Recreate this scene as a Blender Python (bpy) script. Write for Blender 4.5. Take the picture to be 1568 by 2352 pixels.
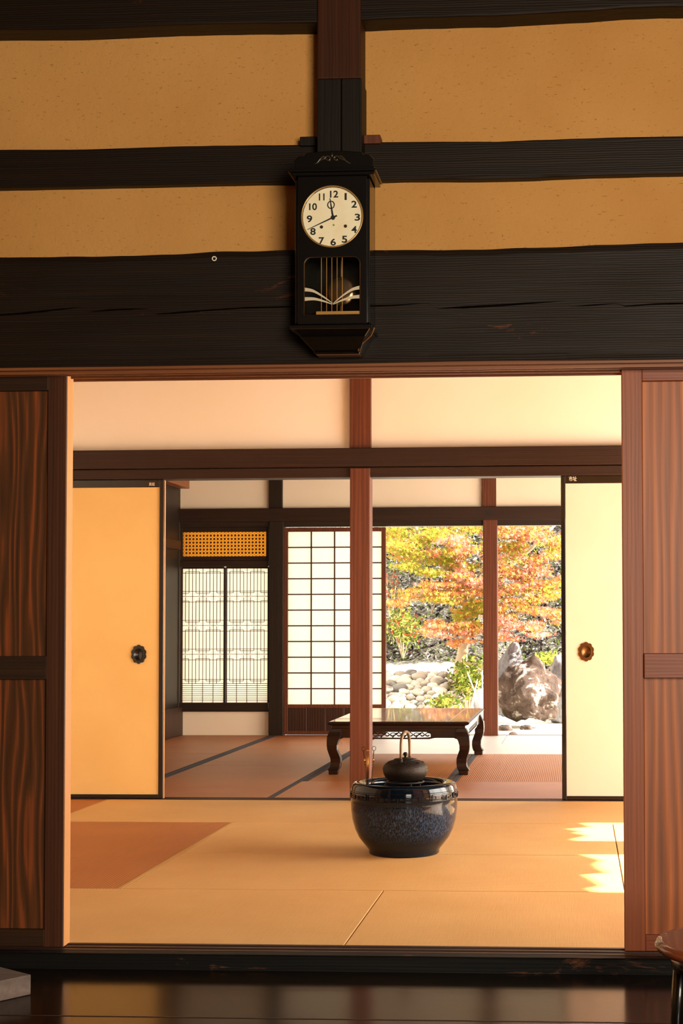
import bpy, bmesh, math, random
from mathutils import Vector, Matrix, noise as mnoise
PI = math.pi
for o in list(bpy.data.objects): bpy.data.objects.remove(o)
SC = bpy.context.scene
COL = SC.collection
random.seed(7)

# ------------------------------------------------------------------ camera
W, H = 1568, 2352
FPX, EYE = 3430.0, 0.966
YAW, PITCH, ROLL, PPX, PPY = 0.0564, 0.0339, 0.0028, 1130.91, 1311.42
cy, sy, cp, sp, cr, sr = (math.cos(YAW), math.sin(YAW), math.cos(PITCH), math.sin(PITCH), math.cos(ROLL), math.sin(ROLL))
FW = Vector((-sy*cp, cy*cp, sp)); R0 = Vector((cy, sy, 0)); U0 = Vector((sy*sp, -cy*sp, cp))
RT = R0*cr - U0*sr; UP = R0*sr + U0*cr
cd = bpy.data.cameras.new('camera'); cam = bpy.data.objects.new('camera', cd); COL.objects.link(cam)
cd.sensor_fit = 'HORIZONTAL'; cd.sensor_width = 36; cd.lens = FPX/W*36
cd.shift_x = -(PPX-W/2)/W; cd.shift_y = (PPY-H/2)/W
cd.clip_end = 200; cd.clip_start = 0.05
m = Matrix((RT, UP, -FW)).transposed().to_4x4(); m.translation = Vector((0, 0, EYE)); cam.matrix_world = m
SC.camera = cam

def at(px, py, Y=None, Z=None):
    """the point of the plane Y (or Z) that is seen at a pixel of the 1568 x 2352 frame"""
    d = FW + RT*((px-PPX)/FPX) + UP*(-(py-PPY)/FPX)
    t = Y/d.y if Y is not None else (Z-EYE)/d.z
    return Vector((0, 0, EYE)) + d*t
def rect(x0, y0, x1, y1, Y):
    mx, my = (x0+x1)/2, (y0+y1)/2
    return at(x0, my, Y).x, at(x1, my, Y).x, at(mx, y1, Y).z, at(mx, y0, Y).z   # xl, xr, zb, zt

# ------------------------------------------------------------------ light and exposure
SUN_EL = math.radians(33)
wd = bpy.data.worlds.new('world'); SC.world = wd; wd.use_nodes = True
bg = wd.node_tree.nodes['Background']; bg.inputs[0].default_value = (1.0, 0.95, 0.88, 1); bg.inputs[1].default_value = 3.0
sd = bpy.data.lights.new('sun', 'SUN'); sd.energy = 22; sd.color = (1.0, 0.94, 0.86); sd.angle = math.radians(0.5)
so = bpy.data.objects.new('sun', sd); COL.objects.link(so); so.rotation_euler = (0, math.radians(90)-SUN_EL, 0)
def area(name, loc, target, sx, sy_, e, col, spread=180):
    l = bpy.data.lights.new(name, 'AREA'); l.shape = 'RECTANGLE'; l.size = sx; l.size_y = sy_; l.energy = e; l.color = col
    l.spread = math.radians(spread)
    o = bpy.data.objects.new(name, l); COL.objects.link(o); o.location = loc
    o.rotation_euler = (Vector(target)-Vector(loc)).to_track_quat('-Z', 'Y').to_euler()
    return o
area('entry_daylight', (1.25, -0.6, 1.5), (-0.6, 4.45, 1.7), 1.3, 1.6, 128, (1.0, 0.88, 0.70))
# daylight entering the tatami rooms from the veranda side
area('veranda_daylight', (2.3, 6.1, 1.0), (-1.5, 6.3, 1.0), 2.6, 1.5, 118, (1.0, 0.95, 0.86))
area('veranda_daylight_far', (2.3, 10.6, 1.0), (-1.5, 10.8, 0.8), 3.2, 1.5, 108, (1.0, 0.90, 0.78))
SC.view_settings.view_transform = 'Standard'
SC.view_settings.look = 'None'
SC.view_settings.gamma = 1
SC.view_settings.exposure = 0.7

# ------------------------------------------------------------------ materials
def lin(c): return tuple((v/255/12.92 if v/255 <= .04045 else ((v/255+.055)/1.055)**2.4) for v in c) + (1,)
class NT:
    def __init__(s, name):
        s.m = bpy.data.materials.new(name); s.m.use_nodes = True; s.t = s.m.node_tree; s.n = s.t.nodes
        s.b = s.n['Principled BSDF']; s.out = s.n['Material Output']
    def new(s, k, **kw):
        n = s.n.new(k)
        for a, v in kw.items(): setattr(n, a, v)
        return n
    def L(s, a, b): s.t.links.new(a, b)
    def pos(s, scale=(1, 1, 1), rot=(0, 0, 0)):
        g = s.new('ShaderNodeNewGeometry'); mp = s.new('ShaderNodeMapping')
        mp.inputs['Scale'].default_value = scale; mp.inputs['Rotation'].default_value = rot
        s.L(g.outputs['Position'], mp.inputs['Vector']); return mp.outputs[0]
    def noise(s, vec, scale=1, detail=4, rough=.55, dist=0):
        n = s.new('ShaderNodeTexNoise'); n.inputs['Scale'].default_value = scale; n.inputs['Detail'].default_value = detail
        n.inputs['Roughness'].default_value = rough; n.inputs['Distortion'].default_value = dist
        s.L(vec, n.inputs['Vector']); return n.outputs[0]
    def ramp(s, fac, stops):
        r = s.new('ShaderNodeValToRGB'); e = r.color_ramp.elements
        e[0].position, e[0].color = stops[0]; e[1].position, e[1].color = stops[-1]
        for p, c in stops[1:-1]:
            x = e.new(p); x.color = c
        s.L(fac, r.inputs[0]); return r.outputs[0]
    def mix(s, fac, a, b, mode='MIX'):
        x = s.new('ShaderNodeMix', data_type='RGBA', blend_type=mode)
        for i, v in ((0, fac), (6, a), (7, b)):
            if hasattr(v, 'is_output'): s.L(v, x.inputs[i])
            else: x.inputs[i].default_value = v
        return x.outputs[2]
    def math(s, op, a, b=0.5):
        x = s.new('ShaderNodeMath', operation=op)
        for i, v in ((0, a), (1, b)):
            if hasattr(v, 'is_output'): s.L(v, x.inputs[i])
            else: x.inputs[i].default_value = v
        return x.outputs[0]
    def bump(s, h, strength=.3, dist=.01):
        b = s.new('ShaderNodeBump'); b.inputs['Strength'].default_value = strength; b.inputs['Distance'].default_value = dist
        s.L(h, b.inputs['Height']); s.L(b.outputs[0], s.b.inputs['Normal'])
    def set(s, col=None, rough=None, metal=None, spec=None, coat=None):
        for k, v in (('Base Color', col), ('Roughness', rough), ('Metallic', metal), ('Specular IOR Level', spec), ('Coat Weight', coat)):
            if v is None: continue
            if hasattr(v, 'is_output'): s.L(v, s.b.inputs[k])
            else: s.b.inputs[k].default_value = v
        return s.m
B0, W1 = (0, 0, 0, 1), (1, 1, 1, 1)

def wood(name, dark, mid, light, axis='Z', rough=.5, fine=38, fig=5.0, figd=7, figmix=.45, spec=.35, wear=None, bump=.25, worn=.66, along=.09):
    """long-grained wood: fine streaks, wavy growth figure and uneven tone"""
    t = NT(name)
    al = {'X': 0, 'Y': 1, 'Z': 2}[axis]
    sc = [fine]*3; sc[al] = 1.1
    n1 = t.noise(t.pos(tuple(sc)), 1, 6, .6, .4)
    sc2 = [fig]*3; sc2[al] = fig*along
    wv = t.new('ShaderNodeTexWave', wave_type='BANDS', bands_direction={'Z': 'X', 'X': 'Z', 'Y': 'X'}[axis], wave_profile='SIN')
    wv.inputs['Scale'].default_value = 1.0; wv.inputs['Distortion'].default_value = figd
    wv.inputs['Detail'].default_value = 1.5; wv.inputs['Detail Scale'].default_value = 1.3
    t.L(t.pos(tuple(sc2)), wv.inputs['Vector'])
    f = t.mix(figmix, n1, wv.outputs['Color'])
    col = t.ramp(f, [(.25, lin(dark)), (.6, lin(mid)), (.85, lin(light))])
    tone = t.noise(t.pos((2.2, 2.2, 2.2)), 1, 3)
    col = t.mix(t.math('MULTIPLY', tone, .35), col, lin(dark))
    if wear:
        sc3 = [9]*3; sc3[al] = 2.5
        w = t.noise(t.pos(tuple(sc3)), 1, 8, .75, .6)
        wm = t.ramp(w, [(worn, B0), (worn+.07, W1)])
        col = t.mix(wm, col, lin(wear))
    t.bump(f, bump, .004)
    return t.set(col, rough, spec=spec)
def plain(name, c, rough=.5, metal=0, spec=.5, coat=0, var=0, scale=20, bump=0):
    t = NT(name)
    col = lin(c)
    if var or bump:
        n = t.noise(t.pos(), scale, 5)
        if var: col = t.mix(t.math('MULTIPLY', n, var), lin(c), tuple(v*.35 for v in lin(c)[:3])+(1,))
        if bump: t.bump(n, bump, .004)
    return t.set(col, rough, metal, spec, coat)

M = {}
M['beam'] = wood('smoked_beam_wood', (16, 10, 4), (34, 21, 10), (52, 33, 17), 'X', .55, 90, 46, 5, .26, .22, (110, 56, 24), .35, .63)
M['beam_post'] = wood('smoked_post_wood', (16, 11, 6), (30, 21, 13), (44, 30, 18), 'Z', .55, 60, 30, 6, .12, .22)
M['post_upper'] = wood('reddish_post_wood', (46, 22, 8), (70, 34, 14), (88, 46, 20), 'Z', .55, 60, 30, 6, .12, .22)
M['door_dark'] = wood('dark_cedar_frame', (52, 28, 15), (84, 46, 25), (106, 60, 33), 'Z', .5, 60, 30, 4, .12, .3)
M['door_rail'] = wood('dark_cedar_rail', (34, 20, 10), (58, 35, 18), (78, 47, 24), 'X', .5, 60, 30, 4, .12, .3)
M['boards'] = wood('figured_cedar_boards', (66, 38, 17), (98, 55, 25), (176, 84, 38), 'Z', .5, 60, 12, 14, .36, .3, along=.1)
M['rail_red'] = wood('red_cedar_rail', (120, 56, 25), (146, 70, 33), (166, 86, 42), 'X', .45, 60, 30, 4, .12, .4)
M['stile_red'] = wood('red_cedar_stile', (124, 60, 27), (160, 82, 40), (184, 104, 54), 'Z', .45, 60, 26, 4, .1, .4)
M['boards_red'] = wood('red_cedar_boards', (124, 64, 28), (182, 98, 44), (222, 128, 58), 'Z', .45, 50, 9, 9, .3, .4, along=.08)
M['door_edge'] = wood('pale_cedar_edge', (168, 108, 54), (190, 130, 70), (210, 150, 88), 'Z', .55, 50, 5, 4, .2)  # pale tone paints the light caught on the plank door edges
M['post_red'] = wood('red_cedar_post', (82, 40, 22), (112, 58, 32), (134, 74, 42), 'Z', .5, 60, 14, 5, .18, .35)
M['nageshi'] = wood('brown_beam_wood', (36, 19, 8), (54, 30, 15), (70, 40, 20), 'X', .5, 70, 30, 4, .15, .35, (120, 56, 28), .25, .76)
M['far_dark'] = wood('far_room_dark_wood', (28, 19, 11), (46, 30, 17), (62, 40, 22), 'Z', .5, 60, 26, 2, .25, .35)
M['far_dark_x'] = wood('far_room_dark_rail', (32, 19, 10), (50, 31, 17), (68, 42, 22), 'X', .5, 60, 26, 2, .25, .35)
M['koshi'] = wood('shoji_base_boards', (40, 22, 14), (70, 40, 25), (92, 54, 34), 'Z', .5, 60, 14, 4, .3, .35)
M['sill'] = wood('blackened_sill_wood', (8, 8, 8), (16, 15, 13), (24, 20, 15), 'X', .6, 60, 30, 4, .12, .2, (112, 68, 44), .4, .6)
M['track'] = wood('track_wood', (46, 26, 16), (70, 40, 25), (92, 54, 34), 'X', .45, 60, 30, 4, .12, .4)
M['kamoi'] = wood('lintel_track_wood', (110, 60, 28), (140, 82, 42), (166, 104, 58), 'X', .5, 60, 30, 2, .25, .4)
M['step'] = wood('greyed_step_wood', (92, 78, 70), (116, 98, 88), (134, 116, 104), 'X', .7, 60, 5, 4, .25, .2)
M['stool'] = plain('brown_lacquer', (128, 58, 28), .4, 0, .5, .6, .3, 8)
M['black'] = plain('black_lacquer', (8, 8, 7), .28, 0, .5, .4)
M['clockwood'] = plain('black_clock_case', (14, 11, 9), .25, 0, .5, .5, .4, 30)
M['iron'] = plain('cast_iron', (46, 38, 32), .5, .6, .4, 0, .4, 160, .35)
M['iron_dark'] = plain('blackened_iron', (20, 18, 16), .4, .5, .4)
M['handle_iron'] = plain('bronze_brown_handle', (108, 84, 58), .45, .5)
M['brass'] = plain('brass', (196, 136, 66), .3, 1)
M['brass_dark'] = plain('patinated_bronze', (112, 78, 44), .4, .9)
M['ash'] = plain('hearth_ash', (150, 140, 126), .95, 0, .1, 0, .3, 60, .6)
M['gold'] = plain('gold_line', (214, 160, 84), .35, .7)
M['ink'] = plain('black_ink', (12, 12, 10), .6)
M['white_ink'] = plain('cream_ink', (240, 224, 190), .6)
M['frost'] = plain('frosted_band', (206, 190, 158), .55)
M['table'] = plain('dark_rosewood', (42, 22, 14), .3, 0, .5, .3, .35, 14)
M['inlay'] = plain('pale_inlay', (214, 178, 128), .4)
M['heri'] = plain('grey_cloth_border', (88, 78, 78), .85, 0, .2, 0, .3, 90, .3)
M['heri_tan'] = plain('straw_border', (206, 158, 92), .7, 0, .2, 0, .25, 90, .3)
M['bark'] = plain('pale_bark', (170, 150, 120), .85, 0, .2, 0, .5, 14, .8)
M['bamboo'] = plain('bleached_bamboo', (236, 228, 206), .5)
M['soil'] = plain('dark_earth', (80, 66, 50), .95, 0, .1, 0, .5, 6, .6)
M['ceiling'] = wood('smoked_ceiling_boards', (30, 20, 12), (48, 32, 18), (64, 44, 26), 'Y', .6, 20, 4, 5, .3)

t = NT('table_top_lacquer')
n = t.noise(t.pos((6, 1.2, 6)), 1, 5)
M['tabletop'] = t.set(t.ramp(n, [(.3, lin((70, 36, 18))), (.7, lin((112, 64, 32)))]), .2, 0, .6, .6)

t = NT('ochre_earth_plaster')
n1 = t.noise(t.pos((1, 1, 1)), 1.6, 4); n2 = t.noise(t.pos((60, 60, 60)), 1, 6, .7)
col = t.ramp(n1, [(.3, lin((200, 142, 76))), (.7, lin((216, 160, 92)))])
speck = t.ramp(t.noise(t.pos((70, 70, 150)), 1, 3, .6), [(.30, W1), (.36, B0)])
col = t.mix(t.math('MULTIPLY', speck, .5), col, lin((110, 70, 28)))
t.bump(n2, .5, .006)
M['ochre'] = t.set(col, .9, spec=.15)

t = NT('white_lime_plaster')
n1 = t.noise(t.pos(), 1.2, 5)
t.bump(t.noise(t.pos(), 90, 4), .08, .003)
M['white'] = t.set(t.ramp(n1, [(.3, lin((248, 226, 196))), (.7, lin((250, 232, 208)))]), .85, spec=.15)

for nm, ca, cb in (('fusuma_bounce_toned', (230, 184, 110), (236, 192, 118)), ('fusuma_cream', (230, 204, 176), (236, 210, 184))):  # one paper twice: ochre copy paints the dimmer, warmer light at left
    t = NT(nm+'_paper')
    n1 = t.noise(t.pos(), 3, 5)
    t.bump(t.noise(t.pos((50, 50, 50)), 1, 4), .06, .002)
    M[nm] = t.set(t.ramp(n1, [(.3, lin(ca)), (.7, lin(cb))]), .75, spec=.2)

def paper(name, c, trans):
    t = NT(name)
    d = t.new('ShaderNodeBsdfDiffuse'); tr = t.new('ShaderNodeBsdfTranslucent'); mx = t.new('ShaderNodeMixShader')
    n1 = t.noise(t.pos((25, 25, 25)), 1, 5)
    c1 = t.mix(t.math('MULTIPLY', n1, .12), lin(c), lin(tuple(v*.85 for v in c)))
    t.L(c1, d.inputs[0]); t.L(c1, tr.inputs[0]); mx.inputs[0].default_value = trans
    t.L(d.outputs[0], mx.inputs[1]); t.L(tr.outputs[0], mx.inputs[2]); t.L(mx.outputs[0], t.out.inputs[0])
    return t.m
M['paper'] = paper('shoji_paper', (252, 246, 234), .52)
M['paper_gold'] = paper('yellow_transom_paper', (246, 200, 104), .5)  # yellower than the shoji paper

def tatami(name, c1, c2, axis, ribs, depth, rough=.62, spec=.32, bmp=.35):
    """woven rush: ribs run along the mat, fine rushes across it"""
    t = NT(name)
    g = t.pos((ribs, 0, 0) if axis == 'Y' else (0, ribs, 0))
    wv = t.new('ShaderNodeTexWave', wave_type='BANDS', bands_direction='X' if axis == 'Y' else 'Y')
    wv.inputs['Scale'].default_value = 1; wv.inputs['Distortion'].default_value = 0
    t.L(g, wv.inputs['Vector'])
    wf = wv.outputs['Color']
    st = t.noise(t.pos((7, 260, 1) if axis == 'Y' else (260, 7, 1)), 1, 3, .7)
    bl = t.noise(t.pos((2.5, 2.5, 1)), 1, 4)
    f = t.mix(depth, t.mix(.6, st, bl), wf)
    t.bump(f, bmp, .004)
    return t.set(t.ramp(f, [(.2, lin(c1)), (.8, lin(c2))]), rough, spec=spec)
M['tatami_x'] = tatami('rush_mat_painted_lighter', (204, 148, 82), (230, 182, 116), 'X', 30, .22)  # sky reflection on crosswise mats put into a lighter base colour
M['tatami_y'] = tatami('rush_mat_ribbed_painted_darker', (152, 84, 38), (206, 132, 68), 'Y', 26, .6)  # darker base colour paints the weaker grazing sheen on lengthwise mats
M['tatami_painted_sheen'] = tatami('sheen_painted_rush_mat', (214, 198, 186), (232, 218, 206), 'X', 30, .2, .34, .8, 0)  # pale base colour stands in for sky sheen near the garden opening
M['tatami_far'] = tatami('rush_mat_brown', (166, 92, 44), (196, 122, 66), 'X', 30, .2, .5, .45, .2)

t = NT('polished_floor_boards')
n1 = t.noise(t.pos((1.5, 40, 1)), 1, 5)
t.bump(n1, .04, .003)
M['floor'] = t.set(t.ramp(n1, [(.3, lin((16, 11, 6))), (.7, lin((30, 20, 11)))]), .15, spec=.16)
t.b.inputs['Specular Tint'].default_value = (1, .62, .4, 1)

t = NT('blue_black_glaze')
st = t.noise(t.pos((260, 260, 70)), 1, 6, .75, .4)
zz = t.new('ShaderNodeSeparateXYZ'); g = t.new('ShaderNodeNewGeometry'); t.L(g.outputs['Position'], zz.inputs[0])
band = t.ramp(zz.outputs[2], [(.05, B0), (.11, W1), (.19, W1), (.225, B0)])
spk = t.ramp(st, [(.48, B0), (.72, (.7, .7, .7, 1))])
fc = t.math('MULTIPLY', spk, band)
base = t.ramp(st, [(.35, lin((4, 9, 14))), (.7, lin((9, 24, 38)))])
M['glaze'] = t.set(t.mix(fc, base, lin((84, 108, 146))), .07, spec=.3, coat=.1)

# garden
t = NT('leaf')
at_ = t.new('ShaderNodeVertexColor', layer_name='Col')
d = t.new('ShaderNodeBsdfDiffuse'); tr = t.new('ShaderNodeBsdfTranslucent'); mx = t.new('ShaderNodeMixShader')
dk = t.mix(1.0, at_.outputs[0], (.56, .56, .56, 1), 'MULTIPLY')
t.L(dk, d.inputs[0]); t.L(dk, tr.inputs[0]); mx.inputs[0].default_value = .5
t.L(d.outputs[0], mx.inputs[1]); t.L(tr.outputs[0], mx.inputs[2]); t.L(mx.outputs[0], t.out.inputs[0])
M['leaf'] = t.m
t = NT('garden_ground')
n1 = t.noise(t.pos(), 3, 8, .7); n2 = t.noise(t.pos(), 24, 8, .75)
g = t.new('ShaderNodeNewGeometry'); sx = t.new('ShaderNodeSeparateXYZ'); t.L(g.outputs['Position'], sx.inputs[0])
gravel = t.ramp(n2, [(.3, lin((180, 172, 154))), (.6, lin((226, 220, 204)))])
litter = t.ramp(n2, [(.38, lin((24, 21, 21))), (.5, lin((66, 58, 56))), (.57, lin((76, 82, 48))), (.63, lin((150, 142, 138)))])
wob = t.math('MULTIPLY', n1, 1.6)
edge = t.math('ADD', sx.outputs[1], wob)
mk = t.new('ShaderNodeMapRange'); mk.inputs[1].default_value = 25.3; mk.inputs[2].default_value = 25.7
t.L(edge, mk.inputs[0])
t.bump(n2, .8, .02)
M['ground'] = t.set(t.mix(mk.outputs[0], gravel, litter), .95, spec=.1)
t = NT('river_stone')
oi = t.new('ShaderNodeObjectInfo')
n1 = t.noise(t.pos(), 14, 5)
c1 = t.ramp(oi.outputs['Random'], [(0, lin((92, 88, 84))), (.3, lin((150, 140, 124))), (1, lin((206, 196, 176)))])
M['stone'] = t.set(t.mix(t.math('MULTIPLY', n1, .4), c1, lin((110, 98, 84))), .8, spec=.25)
t = NT('boulder_rock')
n1 = t.noise(t.pos(), 5, 9, .7, .5); n2 = t.noise(t.pos(), 2.2, 4)
c1 = t.ramp(n1, [(.38, lin((34, 27, 24))), (.54, lin((84, 69, 60))), (.63, lin((210, 200, 188)))])
t.bump(n1, 1.0, .08)
M['rock'] = t.set(t.mix(t.math('MULTIPLY', n2, .5), c1, lin((92, 70, 54))), .9, spec=.2)
t = NT('grey_boulder_rock')
n1 = t.noise(t.pos((1, 1, .5)), 6, 8, .7)
t.bump(n1, .8, .06)
M['rock_grey'] = t.set(t.ramp(n1, [(.35, lin((84, 80, 80))), (.65, lin((150, 148, 148)))]), .85, spec=.2)
t = NT('thatch')
n1 = t.noise(t.pos((8, 60, 60)), 1, 5)
M['thatch'] = t.set(t.ramp(n1, [(.3, lin((70, 54, 34))), (.7, lin((130, 104, 66)))]), .95)
t = NT('clock_glass')
t.b.inputs['Transmission Weight'].default_value = 1; t.b.inputs['IOR'].default_value = 1.15
M['glass'] = t.set((.96, .97, .93, 1), .02)
t = NT('enamel_dial')
n1 = t.noise(t.pos(), 26, 4)
M['dial'] = t.set(t.ramp(n1, [(.3, lin((250, 232, 190))), (.7, lin((255, 244, 212)))]), .35, spec=.4)
M['dial_rim'] = plain('aged_dial_rim', (206, 162, 96), .3, .6)
M['disc'] = plain('pendulum_metal', (150, 118, 92), .25, .9)

# ------------------------------------------------------------------ builders
def tag(o, label=None, cat=None, group=None, kind=None):
    for k, v in (('label', label), ('category', cat), ('group', group), ('kind', kind)):
        if v: o[k] = v
    return o
def thing(name, label, cat, loc, group=None, rz=0):
    o = bpy.data.objects.new(name, None); COL.objects.link(o); o.location = loc; o.rotation_euler = (0, 0, rz)
    o.empty_display_size = .1
    bpy.context.view_layer.update()
    return tag(o, label, cat, group)
class MB:
    def __init__(s): s.v = []; s.f = []
    def add(s, vs, fs):
        k = len(s.v); s.v += [Vector(p) for p in vs]; s.f += [tuple(i+k for i in f) for f in fs]; return s
    def box(s, x0, x1, y0, y1, z0, z1):
        if x0 > x1: x0, x1 = x1, x0
        if z0 > z1: z0, z1 = z1, z0
        if y0 > y1: y0, y1 = y1, y0
        return s.add([(x, y, z) for x in (x0, x1) for y in (y0, y1) for z in (z0, z1)],
                     [(0, 1, 3, 2), (4, 6, 7, 5), (0, 4, 5, 1), (2, 3, 7, 6), (0, 2, 6, 4), (1, 5, 7, 3)])
    def strip(s, a, b, w, Y0, Y1):
        """flat bar between two XZ points, from Y0 to Y1"""
        a = Vector(a); b = Vector(b); d = (b-a).normalized(); n = Vector((-d.y, d.x))*w/2
        p = [a+n, b+n, b-n, a-n]
        return s.prism([(q.x, q.y) for q in p], Y0, Y1)
    def prism(s, pts, Y0, Y1):
        n = len(pts)
        return s.add([(x, Y0, z) for x, z in pts]+[(x, Y1, z) for x, z in pts],
                     [tuple(range(n)), tuple(range(2*n-1, n-1, -1))]+[(i, i+n, (i+1) % n+n, (i+1) % n) for i in range(n)])
    def prismz(s, pts, z0, z1):
        n = len(pts)
        return s.add([(x, y, z0) for x, y in pts]+[(x, y, z1) for x, y in pts],
                     [tuple(range(n)), tuple(range(2*n-1, n-1, -1))]+[(i, i+n, (i+1) % n+n, (i+1) % n) for i in range(n)])
    def tube(s, pts, r, n=10, closed=False, flat=1.0):
        pts = [Vector(p) for p in pts]; N = len(pts); rs = r if isinstance(r, (list, tuple)) else [r]*N
        k0 = len(s.v); ref = None
        for i, p in enumerate(pts):
            a = pts[(i-1) % N] if (closed or i > 0) else p; b = pts[(i+1) % N] if (closed or i < N-1) else p
            d = (b-a).normalized()
            if ref is None:
                ref = Vector((0, 1, 0)) if abs(d.y) < .9 else Vector((1, 0, 0))
            u = (ref-d*ref.dot(d)).normalized(); w = d.cross(u); ref = u
            for k in range(n):
                t_ = 2*PI*k/n
                s.v.append(p+u*math.cos(t_)*rs[i]*flat+w*math.sin(t_)*rs[i])
        M_ = N if closed else N-1
        for i in range(M_):
            for k in range(n):
                a = k0+i*n+k; b = k0+i*n+(k+1) % n; c = k0+((i+1) % N)*n+(k+1) % n; d = k0+((i+1) % N)*n+k
                s.f.append((a, b, c, d))
        if not closed:
            s.f.append(tuple(k0+k for k in range(n-1, -1, -1))); s.f.append(tuple(k0+(N-1)*n+k for k in range(n)))
        return s
    def lathe(s, prof, c, n=48, close=True):
        k0 = len(s.v); c = Vector(c); N = len(prof)
        for r, z in prof:
            for k in range(n):
                a = 2*PI*k/n; s.v.append(c+Vector((r*math.cos(a), r*math.sin(a), z)))
        for i in range(N-1):
            for k in range(n):
                s.f.append((k0+i*n+k, k0+i*n+(k+1) % n, k0+(i+1)*n+(k+1) % n, k0+(i+1)*n+k))
        if close:
            s.f.append(tuple(k0+k for k in range(n-1, -1, -1))); s.f.append(tuple(k0+(N-1)*n+k for k in range(n)))
        return s
    def build(s, name, mat, parent=None, bevel=0, smooth=False, seg=2, local=False):
        me = bpy.data.meshes.new(name)
        inv = Matrix.Identity(4)
        org = Vector((0, 0, 0))
        if parent is not None:
            if not local: inv = parent.matrix_world.inverted()
        elif s.v:
            xs = [v.x for v in s.v]; ys = [v.y for v in s.v]; zs = [v.z for v in s.v]
            org = Vector(((min(xs)+max(xs))/2, (min(ys)+max(ys))/2, min(zs)))
        me.from_pydata([tuple(inv @ v - org) for v in s.v], [], s.f)
        bm = bmesh.new(); bm.from_mesh(me); bmesh.ops.recalc_face_normals(bm, faces=bm.faces); bm.to_mesh(me); bm.free()
        me.materials.append(M[mat] if isinstance(mat, str) else mat)
        o = bpy.data.objects.new(name, me); COL.objects.link(o); o.location = org
        if parent is not None: o.parent = parent
        if smooth: me.shade_smooth()
        if bevel:
            b = o.modifiers.new('bevel', 'BEVEL'); b.width = bevel; b.segments = seg; b.limit_method = 'ANGLE'; b.angle_limit = .7
        bpy.context.view_layer.update()
        return o
def struct(o, label=None): o['kind'] = 'structure'; 
def S(mb, name, mat, **k):
    o = mb.build(name, mat, **k); o['kind'] = 'structure'; return o
_tn = [0]
def trim(mb, mat, **k):
    _tn[0] += 1; return S(mb, 'trim_%d' % _tn[0], mat, **k)
def box(*a): return MB().box(*a)

def wobbly(x0, x1, Y0, Y1, zt, zb, seg=60, amp=.004, seed=0, taper=None):
    """hewn timber along X whose top and bottom edges waver"""
    mb = MB(); vs = []
    for i in range(seg+1):
        x = x0+(x1-x0)*i/seg
        a = mnoise.noise(Vector((x*2.3, seed, 0)))*amp*2 + mnoise.noise(Vector((x*11, seed, 3)))*amp*.6
        b = mnoise.noise(Vector((x*2.3, seed+9, 0)))*amp*2 + mnoise.noise(Vector((x*11, seed+9, 3)))*amp*.6
        T = zt(x) if callable(zt) else zt; Bt = zb(x) if callable(zb) else zb
        vs += [(x, Y0, T+a), (x, Y1, T+a), (x, Y1, Bt+b), (x, Y0, Bt+b)]
    fs = []
    for i in range(seg):
        for k in range(4): fs.append((i*4+k, i*4+(k+1) % 4, i*4+4+(k+1) % 4, i*4+4+k))
    fs += [(3, 2, 1, 0), tuple(seg*4+k for k in range(4))]
    return mb.add(vs, fs)

def curve_mesh(splines, depth, bev=0):
    """flat filled outline with holes, extruded: a list of closed 2D loops -> mesh data in XY, thickness along Z"""
    c = bpy.data.curves.new('c', 'CURVE'); c.dimensions = '2D'; c.fill_mode = 'BOTH'; c.extrude = depth/2; c.bevel_depth = bev
    for lp in splines:
        sp_ = c.splines.new('POLY'); sp_.points.add(len(lp)-1); sp_.use_cyclic_u = True
        for i, p in enumerate(lp): sp_.points[i].co = (p[0], p[1], 0, 1)
    return _cm(c)
def _cm(c):
    o = bpy.data.objects.new('c', c); COL.objects.link(o); bpy.context.view_layer.update()
    dg = bpy.context.evaluated_depsgraph_get()
    me = bpy.data.meshes.new_from_object(o.evaluated_get(dg)); bpy.data.objects.remove(o); return me
def plate(name, splines, y0, y1, mat, parent, bevel=0):
    """outline given in world XZ, standing between Y=y0 and Y=y1"""
    me = curve_mesh(splines, y1-y0)
    R = Matrix(((1, 0, 0, 0), (0, 0, 1, (y0+y1)/2), (0, 1, 0, 0), (0, 0, 0, 1)))
    me.transform(parent.matrix_world.inverted() @ R)
    bm = bmesh.new(); bm.from_mesh(me); bmesh.ops.remove_doubles(bm, verts=bm.verts, dist=1e-5); bmesh.ops.recalc_face_normals(bm, faces=bm.faces); bm.to_mesh(me); bm.free()
    me.materials.clear(); me.materials.append(M[mat]); me.name = name
    o = bpy.data.objects.new(name, me); COL.objects.link(o); o.parent = parent
    if bevel:
        b = o.modifiers.new('bevel', 'BEVEL'); b.width = bevel; b.segments = 2; b.limit_method = 'ANGLE'
    bpy.context.view_layer.update()
    return o
def text(name, s, x0, x1, z0, z1, Y, mat, parent, thick=.0006, off=0.0):
    """writing fitted into the XZ box, standing just in front of Y"""
    c = bpy.data.curves.new('t', 'FONT'); c.body = s; c.extrude = .01; c.offset = off
    me = _cm(c)
    xs = [v.co.x for v in me.vertices]; ys = [v.co.y for v in me.vertices]
    ax, bx_, ay, by = min(xs), max(xs), min(ys), max(ys)
    for v in me.vertices:
        zz_ = v.co.z
        v.co = Vector((x0+(v.co.x-ax)/(bx_-ax)*(x1-x0), Y+(-thick if zz_ > 0 else 0), z0+(v.co.y-ay)/(by-ay)*(z1-z0)))
    me.transform(parent.matrix_world.inverted())
    me.materials.clear(); me.materials.append(M[mat]); me.name = name
    o = bpy.data.objects.new(name, me); COL.objects.link(o); o.parent = parent
    return o
def copy_tree(o, parent=None):
    c = o.copy(); COL.objects.link(c)
    if parent is not None: c.parent = parent
    for ch in o.children: copy_tree(ch, c)
    return c

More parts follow.
